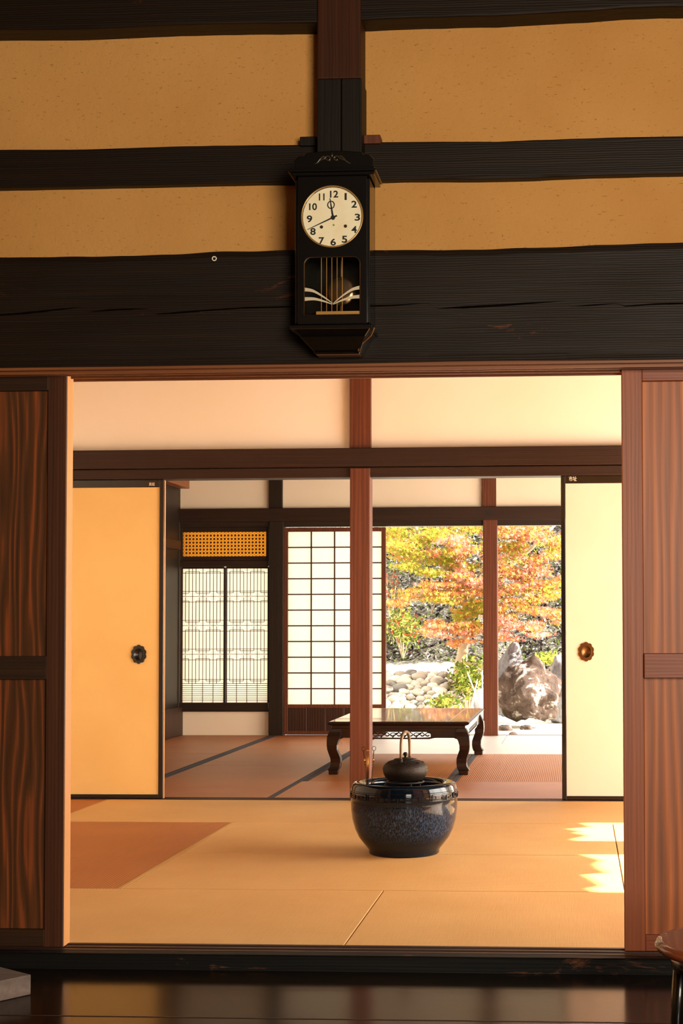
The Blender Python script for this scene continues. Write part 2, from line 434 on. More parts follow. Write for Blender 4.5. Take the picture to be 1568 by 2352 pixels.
# ================================================================== STRUCTURE
YD0, YD1, YD2 = 4.396, 4.433, 4.462      # sliding-door planes of the front partition
YP = 4.46                                # ochre plaster face
YB = 4.32                                # face of the great beam
Y2 = 8.128                               # middle partition
Y3 = 12.716                              # far partition
XL, XR = -3.42, 2.45
FZ = -.046                               # entry floor level
CEIL = 2.62

# --- entry room shell
S(box(-4.5, 4.0, -2.6, YB+.03, FZ-.08, FZ), 'floor_entry', 'floor')
S(box(-4.5, 4.0, -2.6, YP+.08, 3.45, 3.5), 'ceiling_entry', 'ceiling')
S(box(-4.6, -4.5, -2.6, YP+.08, FZ-.08, 3.5), 'wall_left', 'ochre')
S(box(4.0, 4.1, -2.6, YP+.08, FZ-.08, 3.5), 'wall_right', 'ochre')
S(box(-4.6, 4.1, -2.7, -2.6, FZ-.08, 3.5), 'wall_back', 'ochre')
# seam between the entry floor boards
ys = at(784, 2341, Z=FZ).y
# --- front partition: ochre plaster above the beam
zT = at(784, 833, YB).z
S(box(-4.5, 4.0, YP, YP+.08, zT+.02, 3.46), 'wall_front_upper', 'ochre')
S(box(-4.5, -2.62, YP, YP+.08, FZ, zT+.02), 'wall_front_left', 'ochre')
S(box(1.15, 4.0, YP, YP+.08, FZ, zT+.02), 'wall_front_right', 'ochre')
def zl(px0, py0, px1, py1, Y):
    a = at(px0, py0, Y); b = at(px1, py1, Y)
    return lambda x: a.z+(b.z-a.z)*(x-a.x)/(b.x-a.x)
# top tie beam (two lengths either side of the post)
trim(wobbly(-3.4, at(728, 30, YP).x+.02, YP-.09, YP+.01, lambda x: 3.3, zl(0, 67, 725, 51, YP-.09), seed=2), 'beam', bevel=.006)
trim(wobbly(at(828, 30, YP).x-.02, 2.6, YP-.09, YP+.01, lambda x: 3.3, zl(830, 45, 1568, 16, YP-.09), seed=4), 'beam', bevel=.006)
# rail through the plaster
trim(wobbly(-3.4, at(760, 380, YP-.035).x, YP-.035, YP+.01, zl(0, 343, 680, 332, YP-.035), zl(0, 431, 670, 418, YP-.035), seed=11, amp=.003), 'beam', bevel=.005)
trim(wobbly(at(760, 380, YP-.035).x, 2.6, YP-.035, YP+.01, zl(830, 328, 1568, 312, YP-.035), zl(865, 414, 1568, 399, YP-.035), seed=15, amp=.003), 'beam', bevel=.005)
# king post
a = rect(728, 0, 828, 180, YP-.1)
trim(box(a[0], a[1], YP-.1, YP+.01, a[2], 3.3), 'post_upper', bevel=.004)
b = rect(728, 180, 830, 352, YP-.104)
pm = MB(); xm = (b[0]+b[1])/2+.005
pm.box(b[0], xm-.001, YP-.104, YP+.01, zT+.36, b[3]); pm.box(xm+.001, b[1], YP-.104, YP+.01, zT+.36, b[3])
trim(pm, 'beam_post', bevel=.003)
# wedges driven beside the post
a = rect(688, 313, 727, 334, YP-.05); trim(box(a[0], a[1], YP-.05, YP, a[2], a[3]), 'beam_post', bevel=.003)
a = rect(832, 309, 873, 329, YP-.05); trim(box(a[0], a[1], YP-.05, YP, a[2], a[3]), 'post_red', bevel=.003)

# great beam with a long drying crack
def great_beam():
    mb = MB(); x0, x1 = -3.4, 2.6; seg = 420
    zt = zl(0, 590, 1568, 560, YB); zb = zl(0, 843, 1568, 822, YB)
    crk = [(-400, 738, 1), (-60, 728, 3), (60, 719, 4), (150, 709, 3), (192, 704, .2), (200, 717, .2), (250, 712, 4), (300, 710, 3), (345, 709, .2), (352, 722, .2),
           (400, 719, 4), (470, 713, 3.5), (560, 707, 3), (670, 704, 3), (800, 704, 2.5), (900, 702, 3), (990, 696, .2), (998, 709, .2), (1060, 706, 5), (1130, 702, 5),
           (1200, 697, 4), (1300, 691, .2), (1306, 705, .2), (1360, 701, 3), (1420, 697, .5), (1430, 704, 1.5), (1500, 699, 3.5), (1568, 697, 3), (1900, 690, 3)]
    cw = [(at(px, py, YB).x, at(px, py, YB).z, w/FPX*YB*.75) for px, py, w in crk]
    def crack(x):
        for (xa, za, wa), (xb, zb_, wb) in zip(cw, cw[1:]):
            if xa <= x <= xb:
                k = (x-xa)/(xb-xa); return za+(zb_-za)*k, wa+(wb-wa)*k
        return (cw[0][1], .0005) if x < cw[0][0] else (cw[-1][1], .0005)
    rows = None; vs = []
    for i in range(seg+1):
        x = x0+(x1-x0)*i/seg
        T = zt(x)+mnoise.noise(Vector((x*1.7, 5, 0)))*.012+mnoise.noise(Vector((x*9, 5, 0)))*.003
        Bm = zb(x)+mnoise.noise(Vector((x*1.7, 8, 0)))*.004
        c, w = crack(x)
        w *= .75+.5*abs(mnoise.noise(Vector((x*20, 1, 1))))
        r = 9
        for k in range(r+1):
            z = Bm+(c-w-Bm)*k/r; yy = YB+mnoise.noise(Vector((x*3, z*9, 2)))*.004
            if k == 0: yy += .006
            vs.append((x, yy, z))
        vs.append((x, YB+.03, c))
        for k in range(r+1):
            z = c+w+(T-c-w)*k/r; yy = YB+.001+mnoise.noise(Vector((x*3, z*9, 2)))*.004
            if k == r: yy += .006
            vs.append((x, yy, z))
        vs.append((x, YP+.02, T)); vs.append((x, YP+.02, Bm))
    n = 2*10+1+2
    fs = []
    for i in range(seg):
        for k in range(n): fs.append((i*n+k, i*n+(k+1) % n, (i+1)*n+(k+1) % n, (i+1)*n+k))
    fs += [tuple(range(n-1, -1, -1)), tuple(seg*n+k for k in range(n))]
    return mb.add(vs, fs)
trim(great_beam(), 'beam')
# grooved lintel under the beam (front partition)
km = MB()
zk = zT+.004
km.box(-3.2, 2.4, YB+.02, YP+.06, zk-.012, zk+.02)
for y_ in (YB+.035, 4.385, 4.437, 4.49): km.box(-3.2, 2.4, y_, y_+.008, zk-.022, zk-.012)
trim(km, 'kamoi')
# threshold with grooves + blackened sill
zth = 0.0
tm = MB(); tm.box(-3.2, 2.4, 4.372, 4.476, -.05, -.008)
for y_ in (4.372, 4.412, 4.452): tm.box(-3.2, 2.4, y_, y_+.016, -.008, .001)
trim(tm, 'track', bevel=.001)
sf = at(784, 2196, Z=0).y
def sill():
    mb = MB(); seg = 220; vs = []
    for i in range(seg+1):
        x = -4.5+8.5*i/seg
        ch = .006+.006*max(0, mnoise.noise(Vector((x*4, 0, 7))))+.004*max(0, mnoise.noise(Vector((x*23, 0, 7))))
        f = sf+mnoise.noise(Vector((x*3, 2, 7)))*.002
        vs += [(x, 4.373, 0), (x, f+ch, 0), (x, f, -ch*.7), (x, f, FZ+.0005), (x, 4.373, FZ+.0005)]
    fs = []
    for i in range(seg):
        for k in range(5): fs.append((i*5+k, i*5+(k+1) % 5, i*5+5+(k+1) % 5, i*5+5+k))
    fs += [(4, 3, 2, 1, 0), tuple(seg*5+k for k in range(5))]
    return mb.add(vs, fs)
trim(sill(), 'sill')

# --- tatami room shells
S(box(XL-.1, XR+.1, YP+.02, Y3+.05, -.12, -.052), 'floor', 'soil')
S(box(XL-.1, XR+.6, YP+.08, Y3+.1, CEIL, CEIL+.05), 'ceiling', 'ceiling')
S(box(XL-.1, XL, YP+.08, Y2, -.1, CEIL), 'wall_left_near', 'white')
S(box(XL-.1, XL, Y2, Y3+.1, -.1, CEIL), 'wall_left_far', 'far_dark')
# right side, open to the veranda in two bays of the near room
ya = at(1433, 2050, Z=0).y; yb = at(1433, 1963, Z=0).y; yc = at(1433, 1932, Z=0).y; yd = at(1433, 1890, Z=0).y
rw = MB()
rw.box(XR, XR+.1, YP+.08, Y3+.1, 1.78, CEIL)
for y0_, y1_ in ((YP+.08, ya), (yb, yc), (yd, yd+.12), (8.05, 8.2), (12.4, Y3+.1)): rw.box(XR, XR+.1, y0_, y1_, -.1, 1.78)
S(rw, 'wall_right_near', 'white')
w_ = MB().box(XR+.03, XR+.04, yd+.12, 8.05, 0, 1.78); S(w_, 'window_1', 'paper')
w_ = MB().box(XR+.03, XR+.04, 8.2, 12.4, 0, 1.78); S(w_, 'window_2', 'paper')

# --- middle partition
YN = Y2-.06
a = rect(165, 848, 1427, 1035, Y2)
zn0 = at(784, 1082, YN).z; zn1 = at(784, 1029, YN).z; zk2 = at(784, 1096, YN).z
S(box(XL, XR, Y2, Y2+.08, zn0, CEIL), 'wall_middle_upper', 'white')
trim(box(XL, XR, YN, Y2+.02, at(784, 1072, YN).z, zn1), 'nageshi', bevel=.004)
trim(box(XL, XR, YN+.012, Y2+.075, zk2, at(784, 1074, YN).z), 'nageshi', bevel=.003)
a = rect(803, 848, 851, 1030, Y2-.035)
trim(box(a[0], a[1], Y2-.035, Y2+.06, zn1-.01, CEIL), 'post_red', bevel=.003)
a = rect(803, 1075, 849, 1836, YN-.006)
pr = box(a[0], a[1], YN-.006, YN+.105, -.05, at(828, 1075, YN).z); trim(pr, 'post_red', bevel=.004)
PX0, PX1 = a[0], a[1]
# threshold of the middle partition
t2 = MB(); y_ = at(784, 1838, Z=0).y
t2.box(XL, XR, y_, y_+.11, -.05, -.004)
for q in (0, .035, .075): t2.box(XL, XR, y_+q, y_+q+.012, -.004, .003)
trim(t2, 'track', bevel=.001)
trim(box(.63-.06, .63+.06, YN, YN+.11, -.05, zk2), 'post_red', bevel=.004)
trim(box(-3.01-.06-.1, -3.01+.06-.1, YN, YN+.11, -.05, zk2), 'post_red', bevel=.004)

# --- far partition
YF = Y3-.05
R_ = lambda x0, y0, x1, y1, Y=Y3: rect(x0, y0, x1, y1, Y)
zfn1 = at(800, 1166, YF).z; zfn0 = at(800, 1197, YF).z; zfk = at(800, 1209, YF).z
S(box(XL, XR, Y3, Y3+.07, zfn0, CEIL), 'wall_far_upper', 'white')
trim(box(XL, XR, YF, Y3+.02, zfn0, zfn1), 'nageshi', bevel=.004)
trim(box(XL, XR, YF+.015, Y3+.06, zfk, zfn0+.004), 'far_dark_x', bevel=.003)
for x0, x1, mt in ((383, 410, 'far_dark'), (617, 648, 'far_dark'), (1107, 1139, 'post_red')):
    a = R_(x0, 1090, x1, 1166, Y3-.03); trim(box(a[0], a[1], Y3-.03, Y3+.05, zfn1-.01, CEIL), mt, bevel=.003)
for x0, x1, mt in ((383, 411, 'far_dark'), (617, 650, 'far_dark'), (1109, 1142, 'post_red')):
    a = R_(x0, 1196, x1, 1687, YF-.004); trim(box(a[0], a[1], YF-.004, Y3+.07, -.05, at(800, 1196, YF).z), mt, bevel=.004)
# low white wall and sill of the lattice window bay
xa_ = at(411, 1500, Y3).x; xb_ = at(617, 1500, Y3).x
zs0 = at(515, 1634, Y3).z; zs1 = at(515, 1614, Y3).z
S(box(xa_-.02, xb_+.03, Y3, Y3+.06, -.05, zs0+.01), 'wall_far_low', 'white')
trim(box(xa_, xb_, Y3-.03, Y3+.06, zs0, zs1), 'far_dark_x', bevel=.003)
zl1 = at(515, 1288, Y3).z; zl0 = at(515, 1301, Y3).z
trim(box(xa_, xb_, Y3-.025, Y3+.05, zl0, zl1), 'nageshi', bevel=.003)
zr1 = at(515, 1213, Y3).z
# left of the bay: plank wall in the corner
cm = MB(); cm.box(XL, XL+.03, 11.2, Y3, .0, .24)
trim(cm, 'koshi', bevel=.003)
cm = MB(); cm.box(XL, XL+.035, 11.0, Y3-.1, at(390, 1260, 12.4).z, at(390, 1240, 12.4).z)
trim(cm, 'nageshi', bevel=.003)
a = at(395, 1110, 12.1)
trim(MB().box(XL, XL+.09, 10.5, Y3-.04, at(395, 1116, 12.4).z, at(395, 1100, 12.4).z+.03), 'kamoi', bevel=.003)
# board floor edge under the openings
trim(box(-2.5, XR, Y3-.01, Y3+.1, -.08, .0), 'track', bevel=.002)

# ================================================================== TATAMI MATS
def mat_(x0, x1, y0, y1, surf, border, label, group, bw=.03):
    """one woven mat; border = sides that carry a cloth edge ('x' along both long X sides, 'y' along both long Y sides)"""
    g_ = .002
    x0 += g_; x1 -= g_; y0 += g_; y1 -= g_
    t_ = thing('tatami_mat', label, 'tatami mat', ((x0+x1)/2, (y0+y1)/2, -.052), group)
    if border and border[0] == 'y':
        box(x0+bw, x1-bw, y0, y1, -.052, -.001).build('woven_surface', surf, t_, bevel=.003)
        for q in (x0, x1-bw): box(q, q+bw, y0, y1, -.052, 0).build('border', border[1], t_, bevel=.002)
    else:
        box(x0, x1, y0, y1, -.052, 0).build('woven_surface', surf, t_, bevel=.0018)
    return t_
e0 = at(800, 2172, Z=0).y+.004
s1 = at(300, 2041, Z=0).y; s2 = at(900, 1962, Z=0).y; s3 = at(900, 1890, Z=0).y; s4 = at(784, 1838, Z=0).y-.002
xs1 = -.70; xl1 = -1.655; xl2 = -2.56
G1 = 'tatami mats of the nearer room'; G2 = 'tatami mats of the farther room'
mat_(-2.52, xs1, e0, s1, 'tatami_x', None, 'front-row pale tatami mat with its short seam left of the kettle pot, against the threshold', G1)
mat_(xs1, 1.12, e0, s1, 'tatami_x', None, 'front-row pale tatami mat below the second sunlit patch, running to the red door', G1)
mat_(1.12, XR, e0, s1, 'tatami_x', None, 'pale tatami mat hidden behind the right plank door', G1)
mat_(XL, -2.52, e0, s1, 'tatami_x', None, 'pale tatami mat hidden behind the left plank door', G1)
mat_(xl1, .165, s1, s2, 'tatami_x', None, 'pale tatami mat that the front of the glazed pot stands over', G1)
mat_(.165, XR, s1, s2, 'tatami_x', None, 'pale tatami mat lit by the nearer sun patch', G1)
mat_(xl1, .165, s2, s3, 'tatami_x', None, 'pale tatami mat lying just behind the glazed pot', G1)
mat_(.165, XR, s2, s3, 'tatami_x', None, 'pale tatami mat lit by the farther sun patch with a bare edge strip', G1)
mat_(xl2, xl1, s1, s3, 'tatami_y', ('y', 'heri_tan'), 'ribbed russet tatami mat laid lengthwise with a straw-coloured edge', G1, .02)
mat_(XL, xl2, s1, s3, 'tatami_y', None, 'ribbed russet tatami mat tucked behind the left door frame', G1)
mat_(xl2, -.70, s3, s4, 'tatami_x', None, 'tatami mat of the rear row in front of the left paper screen', G1)
mat_(-.70, 1.12, s3, s4, 'tatami_x', None, 'tatami mat of the rear row in front of the cream right screen', G1)
mat_(1.12, XR, s3, s4, 'tatami_x', None, 'tatami mat of the rear row in the unseen right corner', G1)
mat_(XL, xl2, s3, s4, 'tatami_y', ('y', 'heri_tan'), 'ribbed russet mat in the rear left corner with a thin pale edge', G1, .012)
r0 = y_+.112; r1 = at(1190, 1796, Z=0).y; r2 = at(1190, 1732, Z=0).y; r3 = at(1190, 1709, Z=0).y; r4 = Y3-.012
bw = .035
c0 = [XL, -2.596, -1.675, -.767, .15, 1.06, XR]
rm = at(700, 1758, Z=0).y
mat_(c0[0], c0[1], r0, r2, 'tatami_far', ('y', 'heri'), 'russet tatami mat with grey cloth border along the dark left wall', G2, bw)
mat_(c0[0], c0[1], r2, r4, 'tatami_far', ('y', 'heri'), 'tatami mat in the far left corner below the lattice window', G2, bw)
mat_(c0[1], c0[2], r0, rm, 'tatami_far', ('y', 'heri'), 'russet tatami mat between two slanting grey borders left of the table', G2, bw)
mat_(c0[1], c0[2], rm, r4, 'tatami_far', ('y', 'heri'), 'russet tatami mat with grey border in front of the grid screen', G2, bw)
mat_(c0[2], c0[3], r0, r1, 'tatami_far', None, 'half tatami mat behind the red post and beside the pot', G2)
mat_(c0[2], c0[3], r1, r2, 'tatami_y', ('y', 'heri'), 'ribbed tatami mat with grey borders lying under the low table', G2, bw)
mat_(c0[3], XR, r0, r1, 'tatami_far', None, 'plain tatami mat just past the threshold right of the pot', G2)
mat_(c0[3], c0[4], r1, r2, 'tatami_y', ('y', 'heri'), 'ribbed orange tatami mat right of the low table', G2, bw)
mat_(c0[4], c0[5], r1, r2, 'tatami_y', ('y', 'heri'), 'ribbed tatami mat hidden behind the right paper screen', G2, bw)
mat_(c0[2], .15, r2, r3, 'tatami_painted_sheen', None, 'tatami mat with sky sheen painted pale, behind the low table', G2)
mat_(.15, XR, r2, r3, 'tatami_painted_sheen', None, 'tatami mat with sky sheen painted pale, hidden behind the cream screen', G2)
mat_(c0[2], -.60, r3, r4, 'tatami_painted_sheen', None, 'last tatami mat with sky sheen painted pale, below the grid screen and stone pile opening', G2)
mat_(-.60, 1.2, r3, r4, 'tatami_painted_sheen', None, 'last tatami mat with sky sheen painted pale, at the foot of the boulder opening', G2)

# ================================================================== SLIDING DOORS OF THE FRONT PARTITION
zd1 = zT-.01
def plank_door(name, label, x0, x1, y0, y1, stile, boards, rail, mid, stile_w, top_h, bot_h, rail_out, open_side):
    d_ = thing(name, label, 'sliding door', ((x0+x1)/2, (y0+y1)/2, 0))
    f_ = MB(); f_.box(x0, x0+stile_w, y0, y1, .002, zd1); f_.box(x1-stile_w, x1, y0, y1, .002, zd1)
    f_.build('stile', stile, d_, bevel=.002)
    box(x0+stile_w, x1-stile_w, y0+.002, y1, zd1-top_h, zd1).build('top_rail', rail, d_, bevel=.002)
    box(x0+stile_w, x1-stile_w, y0+.002, y1, .002, bot_h).build('bottom_rail', rail, d_, bevel=.002)
    nb = 4; w = (x1-x0-2*stile_w)/nb
    for i in range(nb):
        box(x0+stile_w+i*w+.0008, x0+stile_w+(i+1)*w-.0008, y0+.018, y1-.004, bot_h-.005, zd1-top_h+.005).build('board', boards, d_, bevel=.001)
    box(x0+stile_w, x1-stile_w, y0+rail_out, y0+.018, mid[0], mid[1]).build('middle_rail', rail, d_, bevel=.002)
    return d_
xlf = at(158, 1500, YD0).x; w1 = at(158, 1500, YD0).x-at(106, 1500, YD0).x
xe = at(149, 1500, YD0).x
mid = (at(50, 1561, YD0).z, at(50, 1507, YD0).z)
d1 = plank_door('plank_door', 'dark reddish-brown plank sliding door at left with a dark middle rail', xe-.98, xe, YD0, YD1-.002, 'door_dark', 'boards', 'door_rail', mid, at(149, 1500, YD0).x-at(106, 1500, YD0).x,
                at(50, 848, YD0).z-at(50, 885, YD0).z, at(50, 2135, YD0).z, .004, 1)
MB().box(xe-.0005, xe+.0015, YD0+.003, YD1-.005, .004, zd1-.002).build('painted_lit_edge', 'door_edge', d1)  # thin pale strip painting the light on the door's open edge
xe2 = at(165, 1500, YD2).x
d2 = plank_door('plank_door', 'plank sliding door hidden behind the left one, only its edge, painted pale as if lit, showing', xe2-.98, xe2, YD1, YD2, 'door_edge', 'boards', 'door_rail', (.7, .8), .06, .07, .08, .004, 1)
xr = at(1430, 1500, YD0+.03).x
wst = at(1478, 1500, YD0).x-at(1430, 1500, YD0).x
midr = (at(1520, 1558, YD0-.012).z, at(1520, 1501, YD0-.012).z)
d3 = plank_door('plank_door', 'orange-red plank sliding door at right with a small inked mark in its top corner', xr, xr+.98, YD0+.02, YD0+.056, 'stile_red', 'boards_red', 'rail_red', midr, wst,
                at(1520, 826, YD0).z-at(1520, 856, YD0).z, at(1520, 2152, YD0).z, -.014, 1)
a = rect(1432, 825, 1451, 838, YD0+.02)
text('ink_mark', '南西', a[0], a[1], a[2], a[3], YD0+.02, 'ink', d3)

# ================================================================== FUSUMA (paper screens)
def loop_pull(n=8, r=.045, dr=.004, cx=0, cz=0, sx=.82):
    pts = []
    for i in range(n*8):
        a_ = 2*PI*i/(n*8); k = (i % 8)/8
        rr = r-dr*math.sin(PI*k)**.5*1.0+dr*1.0*0
        rr = r - dr + dr*abs(math.cos(n*a_/2+0))
        pts.append((cx+rr*sx*math.sin(a_), cz+rr*math.cos(a_)))
    return pts
def fusuma(label, x0, x1, z1, pull_px, y0, mark, mbox, pullmat, edge):
    f_ = thing('paper_screen', label, 'sliding paper door', ((x0+x1)/2, y0+.015, 0))
    z0 = .004; fw_ = .032
    fr = MB(); fr.box(x0, x0+fw_*.8, y0, y0+.03, z0, z1); fr.box(x1-fw_*.8, x1, y0, y0+.03, z0, z1)
    fr.box(x0+fw_*.8, x1-fw_*.8, y0, y0+.03, z1-.043, z1); fr.box(x0+fw_*.8, x1-fw_*.8, y0, y0+.03, z0, z0+.022)
    fr.build('frame', 'black', f_, bevel=.003)
    if edge: box(x1-.001, x1+.0025, y0+.006, y0+.028, z0, z1-.004).build('pale_edge', 'door_edge', f_)  # pale strip along the side edge of the frame
    box(x0+fw_*.8, x1-fw_*.8, y0+.008, y0+.024, z0+.02, z1-.04).build('paper_panel', 'fusuma_bounce_toned' if edge else 'fusuma_cream', f_)
    c_ = at(pull_px[0], pull_px[1], y0)
    outer = loop_pull(10, .053, .006, c_.x, c_.z)
    hole = [(c_.x+.026*math.sin(2*PI*i/32), c_.z+.033*math.cos(2*PI*i/32)) for i in range(32)]
    p_ = plate('door_pull', [outer, hole], y0+.001, y0+.008, pullmat, f_, .0015)
    cup = MB()
    n = 32
    vs = []
    for s_, yy in ((1.08, y0-.001), (1.0, y0-.002), (.93, y0+.001), (.86, y0+.0065)):
        vs += [(c_.x+.026*s_*math.sin(2*PI*i/n), yy, c_.z+.033*s_*math.cos(2*PI*i/n)) for i in range(n)]
    fs = [(r*n+i, r*n+(i+1) % n, (r+1)*n+(i+1) % n, (r+1)*n+i) for r in range(3) for i in range(n)] + [tuple(3*n+i for i in range(n))]
    cup.add(vs, fs).build('recessed_cup', pullmat, p_, smooth=True)
    a_ = rect(*mbox, y0); text('lettering', mark, a_[0], a_[1], a_[2], a_[3], y0, 'white_ink', f_)
    return f_
yf_ = YN+.02
xr_ = at(375, 1470, yf_).x
z1 = at(270, 1102, yf_).z
fusuma('paper sliding screen, warm dim light tinted in ochre, with black frame and black flower-shaped pull, left of the opening', xr_-.93, xr_, z1, (318, 1503), yf_, '奥組', (342, 1108, 355, 1116), 'black', True)
xl_ = at(1289, 1470, yf_).x
z1 = at(1360, 1092, yf_).z
fusuma('cream paper sliding screen with black frame and bronze flower-shaped pull, right of the opening', xl_, xl_+.93, z1, (1346, 1497), yf_, '市址', (1306, 1094, 1324, 1105), 'brass_dark', False)

# ================================================================== FAR WALL SCREENS
# white-papered grid screen
x0, x1 = at(652, 1450, Y3).x, at(886, 1450, Y3).x
zt_, zb_ = at(768, 1212, Y3).z, .004
ys0 = Y3-.01
g_ = thing('shoji_screen', 'tall paper screen with a plain grid of eleven rows over a board base', 'shoji screen', ((x0+x1)/2, ys0+.015, 0))
px = [661, 714.5, 768, 822, 876]; xg = [at(p, 1450, Y3).x for p in px]
zg1 = at(768, 1221, Y3).z; zg0 = at(768, 1618, Y3).z
fr = MB(); fr.box(x0, xg[0], ys0, ys0+.03, zb_, zt_); fr.box(xg[4], x1, ys0, ys0+.03, zb_, zt_)
fr.box(xg[0], xg[4], ys0, ys0+.03, zg1, zt_); fr.box(xg[0], xg[4], ys0, ys0+.03, zg0-.03, zg0); fr.box(xg[0], xg[4], ys0, ys0+.03, zb_, .035)
fr.build('frame', 'post_red', g_, bevel=.002)
lt = MB()
for q in xg[1:4]: lt.box(q-.0055, q+.0055, ys0+.004, ys0+.018, zg0, zg1)
for k in range(1, 11): z_ = zg0+(zg1-zg0)*k/11; lt.box(xg[0], xg[4], ys0+.005, ys0+.017, z_-.0055, z_+.0055)
lt.build('lattice', 'koshi', g_)
box(xg[0], xg[4], ys0+.019, ys0+.020, zg0, zg1).build('paper', 'paper', g_)
nb = 5
for k in range(nb):
    a_ = xg[0]+(xg[4]-xg[0])*k/nb; b_ = xg[0]+(xg[4]-xg[0])*(k+1)/nb
    box(a_+.0008, b_-.0008, ys0+.008, ys0+.02, .03, zg0-.028).build('base_board', 'koshi', g_, bevel=.001)
# dark filler stile beside the post
trim(box(at(648, 1450, Y3).x, x0, Y3-.02, Y3+.03, 0, zt_), 'far_dark')

# two fine lattice screens in the window bay
def fine_lattice(xa, xb, za, zb, yq, label, frame_l, frame_r):
    s_ = thing('lattice_screen', label, 'lattice window screen', ((xa+xb)/2, yq+.01, za), 'fine lattice screens of the window bay')
    fr = MB(); fr.box(xa-frame_l, xa, yq, yq+.025, za-.01, zb+.01); fr.box(xb, xb+frame_r, yq, yq+.025, za-.01, zb+.01)
    fr.box(xa, xb, yq, yq+.025, zb, zb+.022); fr.box(xa, xb, yq, yq+.025, za-.012, za)
    fr.build('frame', 'far_dark', s_, bevel=.001)
    Lb = MB(); w, h = xb-xa, zb-za; tk = .0044
    X_ = lambda u: xa+w*u/12.0
    Z_ = lambda v: zb-h*v         # v 0 top .. 1 bottom
    def V(u, v0, v1, t_=tk): Lb.box(X_(u)-t_/2, X_(u)+t_/2, yq+.006, yq+.013, Z_(v1), Z_(v0))
    def Hh(v, u0, u1, t_=tk): Lb.box(X_(u0), X_(u1), yq+.0065, yq+.0125, Z_(v)-t_/2, Z_(v)+t_/2)
    # rows of bands: 3 crossing bands + top and bottom returns
    bands = [.208, .425, .640]; gp = .0125; tb = .845; top = .014
    for u in (0.15, 3, 6, 9): V(u, 0, 1)
    edges = [(-1, top)] + [(0, b) for b in bands] + [(1, tb)]
    # closed loops alternate: between top and band1 boxes sit over u 1-5 and 7-11; next row shifted to 4-8
    seg = [(top, bands[0]-gp*2), (bands[0]+gp*2, bands[1]-gp*2), (bands[1]+gp*2, bands[2]-gp*2), (bands[2]+gp*2, tb-gp*.4)]
    for i, (v0, v1) in enumerate(seg):
        Ts = ((1, 5), (7, 11)) if i in (0, 2) else ((-2, 2), (4, 8), (10, 13))
        Bs = ((-2, 2), (4, 8), (10, 13)) if i in (0, 2) else ((1, 5), (7, 11))
        for u in (1, 2, 4, 5, 7, 8, 10, 11):
            a0 = v0; b0 = v1
            tend = any(u in T for T in Ts); bend = any(u in B for B in Bs)
            V(u, v0+gp*.6 if tend else v0-gp*1.6, v1-gp*.1 if bend else v1+gp*1.6)
        for T in Ts: Hh(v0+gp*.6, max(0, T[0]), min(12, T[1]))
        for B in Bs: Hh(v1-gp*.1, max(0, B[0]), min(12, B[1]))
        Hh(v0+gp*1.5, 0, 12) if i == 0 else Hh(v0+gp*1.0+.004, 0, 12)
        Hh(v1-gp*1.1, 0, 12)
    for b in bands: Hh(b, 0, 12)
    k = tb+.012
    while k < .995:
        Hh(k, 0, 12); k += .0155
    Lb.build('lattice', 'koshi', s_)
    box(xa, xb, yq+.014, yq+.015, za, zb).build('paper', 'paper', s_)
yq = Y3+.01
za = at(515, 1614, yq).z; zb = at(515, 1306, yq).z
fine_lattice(at(417, 1450, yq).x, at(513, 1450, yq).x, za, zb, yq, 'fine lattice window screen in the bay, nearer the dark wall corner', .02, .016)
fine_lattice(at(519, 1450, yq).x, at(614, 1450, yq).x, za, zb, yq, 'fine lattice window screen in the bay, beside the thick dark post', .002, .012)
# transom with a small star lattice
xa, xb = at(420, 1250, yq).x, at(612, 1250, yq).x; zb = at(515, 1222, yq).z; za = at(515, 1278, yq).z
r_ = thing('transom_panel', 'golden transom panel of tiny starred lattice above the window screens', 'transom', ((xa+xb)/2, yq, za-.03))
fr = MB(); zf1 = zfk; zf0 = zl1
fr.box(xa_, xa, yq-.02, yq+.02, zf0, zf1); fr.box(xb, xb_, yq-.02, yq+.02, zf0, zf1); fr.box(xa, xb, yq-.02, yq+.02, zb, zf1); fr.box(xa, xb, yq-.02, yq+.02, zf0, za)
fr.build('frame', 'far_dark_x', r_, bevel=.002)
Lb = MB(); nx, nz = 24, 7; dx, dz = (xb-xa)/nx, (zb-za)/nz
for i in range(1, nx): Lb.box(xa+i*dx-.001, xa+i*dx+.001, yq, yq+.004, za, zb)
for k in range(1, nz): Lb.box(xa, xb, yq, yq+.004, za+k*dz-.001, za+k*dz+.001)
for i in range(nx+nz):
    for sgn in (1, -1):
        if sgn == 1: p0 = (xa+(i-nz)*dx, za); p1 = (xa+i*dx, zb)
        else: p0 = (xa+i*dx, za); p1 = (xa+(i-nz)*dx, zb)
        (ax_, az_), (bx2, bz2) = p0, p1
        if ax_ > bx2: ax_, az_, bx2, bz2 = bx2, bz2, ax_, az_
        if ax_ < xa: az_ += (bz2-az_)*(xa-ax_)/(bx2-ax_); ax_ = xa
        if bx2 > xb: bz2 = az_+(bz2-az_)*(xb-ax_)/(bx2-ax_); bx2 = xb
        if bx2-ax_ > .003: Lb.strip((ax_, az_), (bx2, bz2), .0018, yq+.001, yq+.005)
for i in range(1, nx):
    for k in range(1, nz):
        cx, cz = xa+i*dx, za+k*dz
        Lb.prism([(cx+.0095*math.cos(PI/8+j*PI/4), cz+.0095*math.sin(PI/8+j*PI/4)) for j in range(8)], yq-.001, yq+.003)
Lb.build('lattice', 'koshi', r_)
box(xa, xb, yq+.012, yq+.013, za, zb).build('paper', 'paper_gold', r_)
